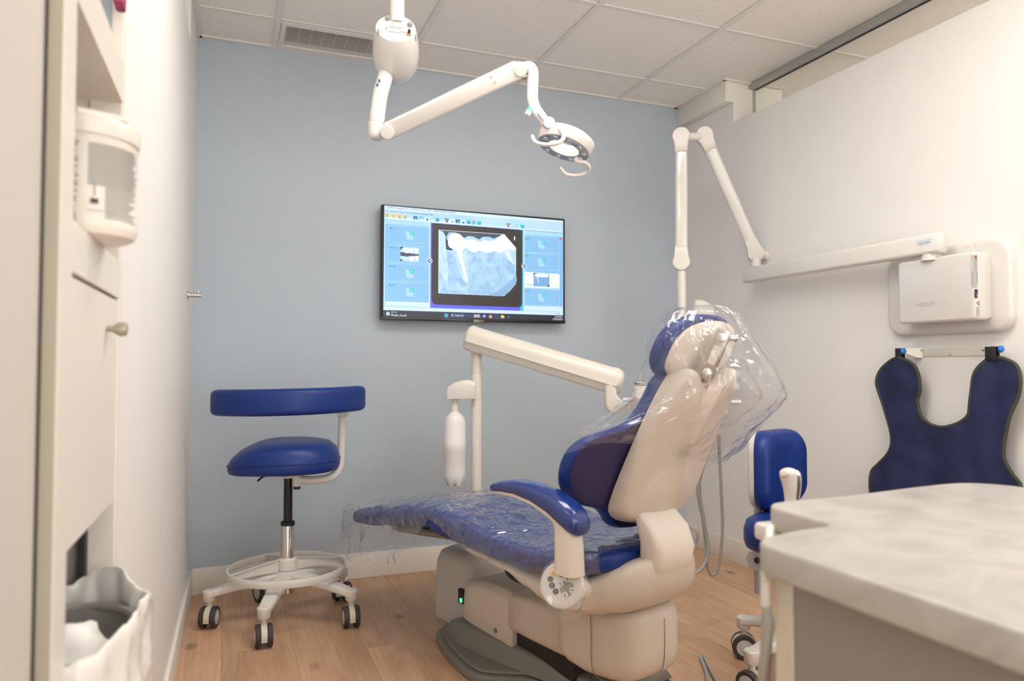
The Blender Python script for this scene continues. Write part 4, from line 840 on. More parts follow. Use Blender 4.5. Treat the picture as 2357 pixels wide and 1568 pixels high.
for p_ in (p0, p1): mk('link_pivot', cyl(p_-toc*.004, p_+toc*.010, .0125, .0115), 'chrome', hr, bevel=.002)
mk('lock_knob', [cyl(p0+RT*.012-toc*.006, p0+RT*.034-toc*.008, .0085), cyl(p0+RT*.033-toc*.008, p0+RT*.038-toc*.008, .0095)], 'chrome', hr, bevel=.001)
mk('slide_bar', [box((p0+p1)/2-toc*.03+dd*.03-aa*.014, (.006, .012, .19), Matrix((aa, toc, dd)).transposed()), box((p0+p1)/2-toc*.03+dd*.03+aa*.014, (.006, .012, .19), Matrix((aa, toc, dd)).transposed())], 'chrome', hr)
# armrests
def armrest(s, name_pad):
    va = .31 if s > 0 else -.27
    post = []
    for u, z, hu, hv in ((.185, .49, .038, .030), (.187, .55, .037, .029), (.19, .60, .036, .028), (.205, .632, .038, .028), (.245, .655, .040, .027), (.30, .668, .034, .026)):
        post.append((u, z, hu, hv))
    r_ = []
    for u, z, hu, hv in post[:4]: r_.append([K(u+x, va+y, z+(x*.25 if z > .6 else 0)) for x, y in rrect(-hu, hu, -hv, hv, .024, 5)])
    p_ = mk('armrest_post', loft(r_), 'chair_pale', ch, smooth=60)
    rings = []; rp = []
    for u, z, w, h in ((.138, .605, .020, .012), (.142, .612, .030, .022), (.16, .624, .036, .030), (.19, .640, .038, .032), (.235, .659, .037, .030), (.30, .674, .036, .026), (.37, .680, .034, .022), (.43, .676, .031, .018), (.475, .669, .026, .014), (.492, .666, .016, .008)):
        tilt = -.55 if u < .24 else -.1
        rings.append([K(u+tilt*y*.4, va+x, z+y) for x, y in [(w*math.copysign(abs(math.cos(a))**.7, math.cos(a)), h*math.copysign(abs(math.sin(a))**.8, math.sin(a))) for a in [2*PI*i/24 for i in range(24)]]])
    for u, z, w, h in ((.165, .604, .022, .016), (.19, .612, .028, .02), (.235, .634, .030, .018), (.30, .654, .030, .014), (.37, .663, .029, .012), (.43, .662, .026, .010), (.478, .657, .018, .007)):
        rp.append([K(u, va+x, z+y) for x, y in [(w*math.copysign(abs(math.cos(a))**.7, math.cos(a)), h*math.copysign(abs(math.sin(a))**.8, math.sin(a))) for a in [2*PI*i/20 for i in range(20)]]])
    mk('armrest_support', loft(rp), 'chair_pale', ch, smooth=60)
    mk('armrest_pad', loft(rings), 'blue_gloss', ch, smooth=80)
    return va
va = armrest(1, 'left')
for q, w_ in ((va, -1),): mk('armrest_bracket', tube([K(.195, q, .48), K(.20, q+w_*.02, .455), K(.23, q+w_*.09, .425)], .026, n=14), 'chair_pale', ch)
# control pad on the near armrest
pc_ = K(.196, va+.012, .462); pn = (DL*.86 - DU*.42 + V((0, 0, .30))).normalized(); pr_ = V((0, 0, 1)).cross(pn).normalized(); pu = pn.cross(pr_)
pad = mk('control_pad', loft([circ(pc_+pn*h, pr_, pu, r, r*1.0, 48) for r, h in ((.036, -.03), (.050, -.014), (.056, -.004), (.0575, .006), (.0555, .012), (.053, .0135), (.001, .0135))]), 'chair_pale', ch, smooth=40)
def pd(x, y, h=.0142): return pc_ + pr_*x + pu*y + pn*h
def pdisc(x, y, r, h): return loft([circ(pd(x, y, .0135), pr_, pu, r, r*.92, 24), circ(pd(x, y, h), pr_, pu, r*.96, r*.9, 24)])
sc = .104/1000          # photo detail crop pixels to metres
def dp(cx, cy): return ((cx-715)*sc, -(cy-760)*sc)
mk('pad_face', flat([pd(.049*math.cos(2*PI*i/48), .049*math.sin(2*PI*i/48), .0138) for i in range(48)]), 'satin_white', pad, smooth=0)
heart = [(720, 690), (790, 660), (870, 690), (960, 680), (1020, 720), (1030, 800), (1000, 930), (930, 1010), (830, 1020), (740, 960), (690, 880), (700, 780)]
pm('pad_heart', (.27, .26, .24), .5, var=0)
g = [(flat([pd(*dp(x, y), .0142) for x, y in heart[::-1]]), 'pad_heart')]
mk('pad_heart', g, 'pad_heart', pad, smooth=0, recalc=False)
for cx, cy, r, mt, s_ in ((485, 530, 72, 'orange', '0'), (690, 535, 58, 'print_dark', 'a'), (425, 665, 72, 'print_dark', '1'), (485, 800, 72, 'print_dark', '2'), (592, 925, 72, 'print_dark', '3'), (857, 625, 76, 'satin_white', '↑'), (700, 750, 76, 'satin_white', '↖'), (1000, 850, 76, 'satin_white', '→'), (840, 980, 80, 'satin_white', '↓')):
    x, y = dp(cx, cy); b_ = mk('button', pdisc(x, y, r*sc, .0155), mt, pad)
    light = mt == 'print_dark'
    if s_ in '0123a': gg = txt(s_, pd(x, y-.0032, .0158), pr_, pu, .0095, align='CENTER')
    else:
        ang = {'↑': PI/2, '↖': 3*PI/4, '→': 0, '↓': -PI/2}[s_]; ca, sa = math.cos(ang), math.sin(ang)
        def ar(a, b): return pd(x+a*ca-b*sa, y+a*sa+b*ca, .0158)
        gg = ([ar(-.0045, -.0007), ar(.0035, -.0007), ar(.0035, .0007), ar(-.0045, .0007), ar(.001, -.003), ar(.0052, 0), ar(.001, .003), ar(.0025, 0)], [(0, 1, 2, 3), (4, 5, 7), (5, 6, 7)])
    mk('button_mark', gg, 'caster_cream' if light else 'print_dark', pad, smooth=0, recalc=False)
x, y = dp(485, 385); x2, y2 = dp(530, 398)
mk('brand_mark', [(flat([pd(x+a, y+b, .0142) for a, b in ((0, -.002), (.0042, -.002), (.0042, .0022), (0, .0022))]), 'print_dark'), (txt('Belmont', pd(x2, y2+.0002, .0142), pr_, pu, .0062), 'print_mid')], 'print_mid', pad, smooth=0, recalc=False)

# ------------------------------------------------------------------ clear plastic covers
def crum(p, a, s): return a*(.7*noise.noise(p*s) + .6*(.35-abs(noise.noise(p*s*1.3+V((9, 4, 2)))))*2 + .45*(.3-abs(noise.noise(p*s*2.7+V((3, 1, 7))))) + .1*noise.noise(p*s*6))
def top_z(u):
    if u > .90: return interp(leg_t, u)[2]
    return interp(seat_t, u)[2]
def half(u): return interp(leg_t, u)[0] if u > .90 else interp(seat_t, u)[0]
def cover_pt(i, j):
    u = 1.60 - 1.42*i; q = (j-.5)*2; sgn_ = 1 if q > 0 else -1; q = abs(q)
    hw = half(min(u, 1.5)) + .012; over = max(0.0, u-1.535)
    hang = (.20 if u > 1.12 else .20-.16*min(1, (1.12-u)/.22)) if u > .9 else .04+.035*max(0, math.sin((.9-u)/.8*PI))
    flat_f = hw/(hw+hang)
    uu = min(u, 1.545)
    zt = top_z(min(uu, 1.5)) + .007
    if q < flat_f:
        v = hw*q/flat_f; z = zt + .002; edge = q/flat_f
        z -= .020*max(0, edge-.8)**2*25*.3
    else:
        f = (q-flat_f)/(1-flat_f); v = hw + .010 + .012*math.sin(f*2.2+u*9)*f; z = zt - hang*f - .006
    if over > 0: z -= over*1.4; uu = 1.545+.012*over
    p = K(uu, V0+sgn_*v, z)
    am = .009 if q < flat_f else .009
    h = crum(p, am, 13.0)
    nrm_ = V((0, 0, 1)) if q < flat_f else DL*sgn_
    return p + nrm_*(abs(h)*.9 + .002) + DU*(h*.2)
t = thing('plastic_chair_cover', 'clear crinkled plastic sheet over the blue seat and leg rest', 'plastic cover', K(.85, V0, .55))
mk('film_sheet', grid(cover_pt, 220, 190), 'film', t, smooth=180)
def toe_pt(i, j):
    v = (j-.5)*2*(.235+.02*i); z = .432 - .195*i*(1+.06*math.sin(j*9)); u = 1.556+.030*i+.02*noise.noise(V((j*5, i*2, 3)))
    p = K(u, V0+v, z); return p + DU*crum(p, .009, 9)
mk('film_skirt', grid(toe_pt, 40, 90), 'film_soft', t, smooth=180)
# bag over the head of the chair
BR = [(.775, .02, .30, .30, .325), (.80, -.01, .285, .30, .325), (.83, -.04, .26, .29, .315), (.87, -.09, .215, .26, .245), (.91, -.145, .175, .24, .20), (.94, -.172, .155, .23, .19), (.97, -.165, .142, .22, .185), (1.02, -.135, .125, .205, .18), (1.07, -.105, .115, .175, .185), (1.11, -.085, .095, .14, .165), (1.14, -.07, .08, .10, .13), (1.157, -.045, .05, .05, .07), (1.162, -.02, .02, .01, .02)]
def lerp_tab(tab, x):
    if x <= tab[0][0]: return tab[0][1:]
    for a, b in zip(tab[:-1], tab[1:]):
        if x <= b[0]: f = (x-a[0])/(b[0]-a[0]); return tuple(p+(q-p)*f for p, q in zip(a[1:], b[1:]))
    return tab[-1][1:]
def bag_pt(i, j):
    z = .775 + (1.162-.775)*(i if i < .8 else .8+.2*math.sin((i-.8)/.2*PI/2)); a = 2*PI*j
    u0, u1, vm, vp_ = lerp_tab(BR, z); x, y = math.cos(a), math.sin(a)
    uc, ur = (u0+u1)/2, (u1-u0)/2; vv = (vp_ if y > 0 else vm)*math.copysign(abs(y)**.9, y); uu = uc + ur*math.copysign(abs(x)**.9, x)
    zt = z + (.030*y if y > 0 else .03*y)*(1-i)**1.5 + .002 + .02*math.sin(3*a+1)*(1-i)
    p = K(uu, V0+.0+vv, zt)
    out = (DU*x + DL*y)
    fold = .5*(1-abs(noise.noise(V((x*2.2, y*2.2, z*1.2)))*2))
    back = max(0.0, -x)*.5+.5
    vert = (.4-abs(noise.noise(V((x*3.6+2, y*3.6, z*2.0)))))
    return p + out*(crum(p, .008, 12.0) - .012*fold*(1+back) + .020*vert*back)
t = thing('plastic_headrest_bag', 'clear crumpled plastic bag pulled over the headrest and upper backrest', 'plastic cover', K(0, V0, .98))
mk('bag_film', grid(bag_pt, 170, 260), 'film_bag', t, smooth=180)
t = thing('control_pad_film', 'small clear plastic film wrapped over the round control pad', 'plastic film', pc_)
def pf(i, j):
    a = 2*PI*j; r = .066*i; sag = .0175 - .02*max(0, i-.8)**2*20
    q = .0025*noise.noise(V((math.cos(a)*2, math.sin(a)*2, i*3)))*i
    e = 1+.22*max(0, math.cos(a+.9))**3*i + .16*max(0, math.cos(a-5.1+.2))**6*i
    return pd(r*math.cos(a)*e, r*math.sin(a)*e, sag+q)
mk('film_sheet', grid(pf, 20, 60), 'film', t, smooth=180)
# ------------------------------------------------------------------ wall mounted x-ray unit
xu = thing('xray_unit', 'white wall mounted dental x-ray unit with long folding arm', 'x-ray unit', (XR, 1.93, 1.12))
def WX(x): return lambda a, b: on_x(a, b, x)
pl = [on_x(*q, 2.425) for q in ((2042, 640), (2327, 575), (2312, 752), (2050, 765))]
y0_, y1_ = on_x(2327, 660, 2.425).y, on_x(2042, 680, 2.425).y; zt_, zb_ = on_x(2180, 565, 2.425).z, on_x(2180, 768, 2.425).z
mk('wall_plate', loft([[V((x, yy, zz)) for yy, zz in rrect(y0_+k, y1_-k, zb_+k, zt_-k, .06-k*.6, 8)] for x, k in ((XR, 0), (2.436, .0), (2.428, .003), (2.424, .012), (2.4235, .03))]), 'gloss_white', xu, smooth=50)
BX = 2.345
yb0, yb1 = on_x(2256, 660, BX+.02).y, on_x(2066, 660, BX).y; zbt, zbb = on_x(2160, 590, BX).z, on_x(2160, 741, BX).z
bxo = mk('control_box', loft([[V((x + (.010 if (yy < yb0+.05) else 0)*0, yy, zz)) for yy, zz in rrect(yb0+k, yb1-k, zbb+k, zbt-k, .012, 5)] for x, k in ((2.424, .004), (2.40, 0), (BX+.008, 0), (BX+.002, .003), (BX, .010))]), 'gloss_white', xu, smooth=50)
def bt(a, b, h=.0006): return on_x(a, b, BX-h)
yl, yu = V((0, -1, 0)), V((0, 0, 1))
mk('brand_lettering', txt('vatech', bt(2108, 707), yl, yu, .030, bold=.0002), 'print_mid', bxo, smooth=0, recalc=False)
# stickers on the edge of the box
def strip(a0, b0, a1, b1, mt, h=.0006): return (flat([bt(a0, b0, h), bt(a1, b0, h), bt(a1, b1, h), bt(a0, b1, h)]), mt)
g = [strip(2235, 587, 2250, 662, 'sticker_grey'), strip(2236.5, 588, 2240, 592, 'orange', .0009), strip(2237, 601, 2239.5, 620, 'satin_white', .0009), strip(2237, 626, 2241, 658, 'print_mid', .0009), strip(2244, 588, 2248, 598, 'red', .0008)]
for i in range(9): g.append(strip(2242+i % 3*2.2, 590+i*3.5, 2243.2+i % 3*2.2, 598+i*3.5, 'print_mid', .0009))
for i in range(6): g.append(strip(2248.5, 627+i*4.3, 2250, 629.5+i*4.3, 'print_dark', .0009))
mk('rating_sticker', g, 'sticker_grey', bxo, smooth=0, recalc=False)
mk('power_switch', [(flat([bt(2243, 666, .0006), bt(2250.5, 666, .0006), bt(2250.5, 686, .0006), bt(2243, 686, .0006)]), 'print_dark'), (flat([bt(2247.5, 676, .0012), bt(2250, 676, .0012), bt(2250, 683, .0012), bt(2247.5, 683, .0012)]), 'fuse_grey')], 'print_dark', bxo, smooth=0, recalc=False)
tri = [(2247, 698), (2254, 692), (2254, 704)]
mk('warning_sticker', [(flat([bt(*q, .0006) for q in tri]), 'print_dark'), (flat([bt(*q, .0009) for q in ((2249, 698), (2253, 694.5), (2253, 701.5))]), 'satin_white'), strip(2247.5, 706, 2254, 727, 'print_mid'), strip(2248.5, 707.5, 2253, 725, 'satin_white', .0009), strip(2249.5, 711, 2252, 722, 'print_mid', .0012)], 'print_dark', bxo, smooth=0, recalc=False)
mk('plate_lettering', txt('CC1 - 15', on_x(2220, 572, 2.4225), yl, yu, .011), 'print_mid', xu, smooth=0, recalc=False)
mk('cable_ports', [cyl(on_x(a, 738, 2.385)-V((0, 0, .004)), on_x(a, 738, 2.385)+V((0, 0, .012)), .006) for a in (2144, 2152, 2160)], 'knob_brass', bxo)
# horizontal arm, parallel to the wall
AX = 2.352
pA, pB = on_x(2160, 557, AX), V((AX, 2.885, 0)); zarm = pA.z-.004; pA = V((AX, pA.y-.012, zarm)); pB.z = zarm
arm_prof = rrect(-.026, .026, -.036, .036, .012, 4)
mk('extension_arm', loft([[V((AX+x*k, yy, zarm+z*k)) for x, z in arm_prof] for yy, k in ((pA.y-.004, .9), (pA.y, 1), (pB.y, 1), (pB.y+.006, .92))]), 'gloss_white', xu, smooth=50)
mk('arm_sticker', [(flat([on_x(a, b, AX-.0268) for a, b in ((2109, 555), (2144, 548), (2144, 561), (2109, 568))]), 'sticker_blue'), (txt('HDW-CT1-400/EX', on_x(2115, 562.5, AX-.0275), yl, yu+yl*.0, .0055), 'print_dark')], 'sticker_blue', xu, smooth=0, recalc=False)
sw = V((AX, on_x(2139, 575, AX).y, zbt))
mk('swivel', loft([circ(V((sw.x+.012, sw.y, z)), V((1, 0, 0)), V((0, 1, 0)), r, r, 32) for z, r in ((zbt-.01, .036), (zbt+.003, .034), (zbt+.018, .032), (zbt+.020, .031), (zbt+.026, .027), (zarm-.03, .020))]), 'gloss_white', xu, smooth=50)
# folding arms stand in one plane
TB = V((AX, 2.865, 0))
def XP(a, b, y): return on_y(a, b, y)
kn0 = XP(1740, 585, 2.868); top1 = XP(1622, 314, 2.875); top0 = XP(1573, 316, 2.878); kn1 = XP(1568.5, 604, 2.878)
top0.x = kn1.x+.004
mk('base_spigot', [cyl(V((kn0.x, kn0.y, zarm+.03)), V((kn0.x, kn0.y, kn0.z-.02)), .0235), cyl(V((kn0.x, kn0.y, zarm+.035)), V((kn0.x, kn0.y, zarm+.0365)), .0238)], 'satin_white', xu)
wl_ = -(ray(1650, 450).normalized()); wl_.z = 0; wl_.normalize()
def knuckle(p, d, r=.041, th=.028):
    d = V(d).normalized(); s = wl_.cross(d).normalized(); ring = []
    for q in range(33):
        a = math.radians(-220+260*q/32)
        ring.append((r*math.cos(a), r*math.sin(a)))
    neck = [(.030, -.075), (-.030, -.075)]
    poly = [(r*math.cos(math.radians(t_)), r*math.sin(math.radians(t_))) for t_ in range(-35, 216, 10)] + [(-.0285, -.075), (.0285, -.075)]
    return [[p + s*x*k + d*y*k + wl_*h for x, y in poly] for h, k in ((-th, .9), (-th+.006, 1), (th-.006, 1), (th, .92), (th+.001, .6))]
d1 = (top1-kn0).normalized(); d2 = (top0-kn1).normalized()
def xarm(a, b, w=.0285, dp_=.021):
    d = (b-a).normalized(); s = wl_.cross(d).normalized()
    return loft([[c + s*x + wl_*y for x, y in rrect(-w, w, -dp_, dp_, .016, 5)] for c in (a+d*.05, b-d*.05)])
for a, b, nm in ((kn0, top1, 'lower_folding_arm'), (kn1, top0, 'upper_folding_arm')):
    mk(nm, xarm(a, b), 'gloss_white', xu, smooth=50)
    dd_ = (b-a).normalized()
    mk('knuckle_cover', loft(knuckle(a, dd_*-1)), 'satin_white', xu, smooth=50)
    mk('knuckle_cover', loft(knuckle(b, dd_)), 'satin_white', xu, smooth=50)
mk('bridge', [tube([top0, top1], .019, n=20, smooth=False)], 'satin_white', xu)
mk('side_knob', ell(kn0 + RT*.048 + V((0, 0, -.004)) - wl_*.02, .017, .017, .024), 'cream', xu)
mk('drop_shaft', [cyl(V((kn1.x, kn1.y, kn1.z-.02)), V((kn1.x, kn1.y, 1.40)), .0205), cyl(V((kn1.x, kn1.y, 1.40)), V((kn1.x, kn1.y, 1.14)), .0225, .0195)], 'gloss_white', xu)
th = V((kn1.x, kn1.y, 1.12)); hx = RT.copy(); hx.z = 0; hx.normalize(); hyv = V((-hx.y, hx.x, 0))
mk('yoke', tube([th, th+hx*.01+V((0, 0, -.06)), th+hx*.06+V((0, 0, -.11))], .02, n=16), 'gloss_white', xu)
tb_ = XP(1612, 760, 2.86)
mk('tube_head', [ell(tb_+V((0, 0, -.01)), .07, .075, .09, rotm(0, .35, -.3), n=28, m=18, e=2.6)], 'gloss_white', xu, smooth=60)
cdir = (V((-.35, -.1, .9))).normalized()
tph = mk('head_cone', loft([circ(XP(1606, 722, 2.85)+V((.4, .05, .9)).normalized()*h + hx*o, hx, V((0, 0, 1)).cross(hx)*-1, r, r*.8, 28) for h, r, o in ((-.02, .062, .03), (.03, .05, .02), (.055, .036, .0), (.068, .022, -.012), (.072, .010, -.016))]), 'satin_white', xu, smooth=60)

# ------------------------------------------------------------------ lead apron on its rack
RX = 2.43
rk = thing('apron_rack', 'cream metal apron rack with blue tips screwed to the wall', 'rack', (XR, 1.92, 1.04))
z_a, z_b = on_x(2190, 801, RX).z, on_x(2190, 820, RX).z; ya, yb = on_x(2270, 810, RX).y, on_x(2113, 810, RX).y
mk('back_bar', bx(XR-.004, XR, ya, yb, z_b, z_a), 'cream', rk, bevel=.001)
for s, yy in ((1, yb), (-1, ya)):
    e = V((XR-.055, yy+s*(.03 if s > 0 else .072), (z_a+z_b)/2+.006)); b0 = V((XR-.002, yy, (z_a+z_b)/2))
    mk('arm', loft([[b0+V((0, o, h)) for o, h in ((-.001, -.019), (.001, -.019), (.001, .019), (-.001, .019))], [b0+V((-.015, s*.012+0, 0))+V((0, o, h)) for o, h in ((-.0015, -.019), (.0015, -.019), (.0015, .019), (-.0015, .019))], [e+V((0, o, h)) for o, h in ((-.0015, -.008), (.0015, -.008), (.0015, .010), (-.0015, .010))]]), 'cream', rk)
    mk('arm_tip', ell(e+V((-.006, s*.004, 0)), .012, .009, .012, n=16, m=10), 'blue_cap', rk)
for a, b in ((2121, 806), (2188, 816), (2263, 805)): mk('screw', ell(on_x(a, b, XR-.006), .003, .005, .005, n=14, m=8), 'steel', rk)
AP = 2.405
left_o = [(2068, 824), (2045, 832), (2024, 850), (2015, 875), (2018, 900), (2030, 940), (2046, 985), (2052, 1010), (2050, 1030), (2038, 1050), (2016, 1070), (2006, 1085), (2005, 1120), (2006, 1250), (2012, 1340)]
right_o = [(2360, 1340), (2362, 1200), (2356, 1125), (2335, 1095), (2315, 1062), (2311, 1030), (2316, 990), (2328, 950), (2342, 915), (2349, 880), (2346, 855), (2335, 838), (2310, 826), (2290, 824)]
inner = [(2275, 828), (2258, 845), (2246, 868), (2241, 900), (2237, 938), (2230, 958), (2205, 976), (2170, 984), (2140, 978), (2122, 960), (2114, 940), (2112, 920), (2120, 900), (2119, 865), (2110, 840), (2090, 828)]
oc = crom([(*p, 0) for p in left_o + right_o + inner], 3, True)
def ap(p, off): 
    q = on_x(p.x, p.y, AP); return q
ocw = [ap(p, 0) for p in oc]
def fold(q): return .022*noise.noise(V((0, q.y*9, q.z*2.0))) + .008*math.sin(q.y*26+q.z*3) + .008*noise.noise(V((2, q.y*14, q.z*12)))
apn = thing('lead_apron', 'navy blue lead apron with olive piping hanging on the wall rack', 'apron', (XR-.03, 1.93, on_x(2180, 1340, AP).z))
def inside(y, z):
    c = False; n_ = len(ocw)
    for i in range(n_):
        p, q = ocw[i], ocw[i-1]
        if (p.z > z) != (q.z > z) and y < (q.y-p.y)*(z-p.z)/(q.z-p.z)+p.y: c = not c
    return c
yy0, yy1 = min(v.y for v in ocw), max(v.y for v in ocw); zz0_, zz1_ = min(v.z for v in ocw), max(v.z for v in ocw); st_ = .006
idx = {}; gv = []; gf = []
def gvert(i, j):
    if (i, j) not in idx: idx[(i, j)] = len(gv); q = V((AP, yy0+i*st_, zz0_+j*st_)); gv.append(V((q.x+fold(q)-.006, q.y, q.z)))
    return idx[(i, j)]
for i in range(int((yy1-yy0)/st_)):
    for j in range(int((zz1_-zz0_)/st_)):
        if inside(yy0+(i+.5)*st_, zz0_+(j+.5)*st_): gf.append((gvert(i, j), gvert(i+1, j), gvert(i+1, j+1), gvert(i, j+1)))
mk('cloth', [(gv, gf)], 'navy_cloth', apn, smooth=180, solid=.009)
mk('piping', tube([V((v.x+fold(v)-.006, v.y, v.z)) for v in ocw], .0065, n=8, smooth=False, closed=True), 'olive_trim', apn, smooth=180)
for a, b0_, b1_, w_ in ((2068, 802, 828, 8), (2280, 798, 830, 11)):
    pt_ = on_x(a, b0_, AP-.012); pb_ = on_x(a, b1_, AP-.012)
    mk('hanging_loop', [box((pt_+pb_)/2, (.004, w_*2*2.9/F, pt_.z-pb_.z)), box(V((AP-.004, pt_.y, pt_.z-.002)), (.018, w_*2*2.9/F, .004)), box(V((AP+.004, pt_.y, (pt_.z+pb_.z)/2)), (.004, w_*2*2.9/F, pt_.z-pb_.z))], 'black', apn, bevel=.001)

# ------------------------------------------------------------------ delivery unit: floor box, post, arm, instrument head, water bottle
jx = thing('floor_box', 'grey rounded utility box on the floor in front of the chair base', 'utility box', (.95, 2.98, 0))
jr = []
for z, k in ((0, 0), (.12, .0), (.22, .006), (.26, .02), (.275, .045)):
    jr.append([K(1.26+y, -.19+x, z) for x, y in rrect(-.125+k, .125-k, -.13+k, .13-k, .05-k*.4, 6)])
mk('shell', loft(jr), 'jbox_grey', jx, smooth=50)
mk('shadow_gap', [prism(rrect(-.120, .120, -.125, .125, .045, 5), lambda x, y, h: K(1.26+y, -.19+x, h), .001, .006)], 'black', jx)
PY = 3.02
pp_ = on_y(1097, 950, PY); PXx = pp_.x
du = thing('delivery_unit', 'cream instrument delivery unit with post and sloping arm', 'delivery unit', (PXx, PY, .27))
zt2 = on_y(1097, 806, PY).z; zsm = on_y(1097, 858, PY).z
mk('post', [cyl((PXx, PY, .27), (PXx, PY, zt2), .0225, n=28)], 'cream', du)
mk('post_seam', cyl((PXx, PY, zsm), (PXx, PY, zsm+.0012), .0228, n=28), 'grey_plastic', du)
E0, E1 = at(1078, 778, 3.16), at(1424, 882, 2.98)
ad_ = (E1-E0).normalized(); as_ = ad_.cross(V((0, 0, 1))).normalized(); av_ = as_.cross(ad_)
def asec(c, k=1.0): return [c + as_*x*k*1.15 + av_*y*k*1.17 for x, y in [(.036*math.cos(a), .012+.036*math.sin(a)) for a in [math.radians(q) for q in range(-10, 191, 15)]] + [(-.037, -.012), (-.030, -.018), (-.027, -.034), (-.018, -.043), (.018, -.043), (.027, -.034), (.030, -.018), (.037, -.012)]]
mk('balance_arm', loft([asec(E0+ad_*.025), asec(E1-ad_*.035)]), 'cream', du, smooth=40)
mk('arm_end_cap', loft([asec(E0+ad_*.028, 1.04), asec(E0+ad_*.012, 1.04), asec(E0+ad_*.0, .96), asec(E0-ad_*.008, .75), asec(E0-ad_*.010, .3)]), 'cream', du, smooth=50)
mk('arm_end_cap', loft([asec(E1-ad_*.036, 1.04), asec(E1-ad_*.014, 1.04), asec(E1+ad_*.004, .92), asec(E1+ad_*.014, .7), asec(E1+ad_*.018, .3)]), 'cream', du, smooth=50)
mk('post_head', tube([V((PXx, PY, zt2-.02)), V((PXx, PY, zt2+.0)), V((PXx-.0, PY, zt2+.03))], .026, n=20), 'cream', du)
b0 = at(1404, 892, 2.97)
mk('arm_elbow', [loft([[b0+RT*x+hyv*y*.9+V((0, 0, z)) for x, y in rrect(-w, w2, -.028, .028, .014, 4)] for z, w, w2 in ((.01, .022, .024), (-.03, .022, .026), (-.05, .022, .045), (-.066, .022, .085), (-.085, .018, .10), (-.096, .006, .10))])], 'cream', du, smooth=45)
hc = at(1560, 920, 2.86)
hd_ = mk('instrument_head', loft([[hc+RT*x+hyv*y+V((0, 0, z)) for x, y in rrect(-.17, .17, -.11, .11, .04, 5)] for z in (-.05, -.045, .0, .012)]), 'cream', du, smooth=40, bevel=.004)
mk('head_link', tube([b0+RT*.05+V((0, 0, -.075)), b0+RT*.14+V((0, 0, -.07)), hc+RT*-.1+V((0, 0, -.04))], .024, n=14), 'cream', du)
mk('handle_rod', tube([at(1434, 921, 2.86), at(1500, 918, 2.86)], .0085, n=14, smooth=False), 'satin_white', du)
mk('tray_post', loft([[at(1476, 900, 2.86)+RT*x+hyv*y+V((0, 0, z)) for x, y in rrect(-.03, .03, -.03, .03, .01, 4)] for z in (-.05, .016, .020)]), 'cream', du, smooth=40)
mk('side_handle', [cyl(at(1682, 926, 2.86), at(1704, 926, 2.86), .008), cyl(at(1696, 926, 2.86), at(1705, 926, 2.86), .0095)], 'satin_white', du, bevel=.001)
dsh = at(1474, 884, 2.86)
t = thing('metal_dish', 'small round steel dish standing on the instrument tray post', 'dish', dsh)
mk('bowl', lathe([(.018, -.006), (.024, -.003), (.027, .004), (.0275, .006), (.0255, .006), (.022, -.001), (.001, -.002)], dsh, n=36), 'steel', t)
# bottle holder on the post
hb0 = at(1062, 900, 3.16)
rg = []
for x, zt3 in ((-.058, .006), (-.056, .018), (-.03, .036), (.0, .046), (.03, .048), (.062, .040)):
    rg.append([hb0+RT*x+hyv*y+V((0, 0, z)) for y, z in ((-.038, -.034), (-.040, zt3*.6), (-.03, zt3), (.03, zt3), (.040, zt3*.6), (.038, -.034))])
mk('bottle_holder', loft(rg), 'satin_white', du, smooth=30, bevel=.005, bseg=3)
mk('relief_valve', cyl(at(1070, 912, 3.15), at(1070, 919, 3.15), .004), 'knob_brass', du)
bp0 = at(1047, 918, 3.16)
bo = thing('water_bottle', 'white plastic water bottle hanging under the delivery unit holder', 'bottle', V((bp0.x, bp0.y, at(1047, 1118, 3.16).z)))
zz0 = at(1047, 1117, 3.16).z
hB = bp0.z - zz0
mk('neck', [cyl(bp0+V((0, 0, -.045)), bp0+V((0, 0, .012)), .0125), lathe([(.0165, -.022), (.018, -.024), (.018, -.058), (.016, -.060)], bp0)], 'cream', bo)
rg = []
for f, r in ((0.0, .030), (.03, .036), (.09, .0445), (.14, .0465), (.40, .0465), (.405, .0475), (.52, .0475), (.525, .0465), (.72, .0465), (.77, .043), (.81, .033), (.835, .021), (.86, .016), (.92, .0155)):
    rg.append([V((bp0.x, bp0.y, zz0+hB*f)) + V((math.cos(a), math.sin(a), 0))*(r*(1+(.07*math.cos(5*a) if f < .08 else 0))) + V((0, 0, .012*max(0, -math.cos(5*a)) if f < .02 else 0)) for a in [2*PI*i/60 for i in range(60)]])
mk('body', loft(rg), 'bottle_white', bo, smooth=60)
# instrument hoses hanging behind the chair
hp_ = [[(1640, 1010, 2.78), (1608, 1110, 2.80), (1620, 1200, 2.82), (1630, 1265, 2.82), (1618, 1305, 2.80), (1592, 1324, 2.76), (1560, 1328, 2.72)],
       [(1655, 1000, 2.80), (1656, 1040, 2.81), (1660, 1130, 2.82), (1663, 1220, 2.82), (1655, 1300, 2.82), (1640, 1324, 2.82), (1628, 1300, 2.82), (1622, 1230, 2.84), (1610, 1120, 2.86), (1615, 1010, 2.86)]]
for i, h_ in enumerate(hp_):
    t = thing('instrument_hose', ['grey hose curving behind the beige chair shell towards the floor', 'grey hose hanging in a long loop beside the chair back'][i], 'hose', at(*h_[4]), group='hoses behind the chair')
    mk('hose_tube', tube([at(*q) for q in h_], [.011, .009, .0075, .0065, .0065, .0065] if i == 0 else .006, n=12, k=10), 'hose_grey', t)

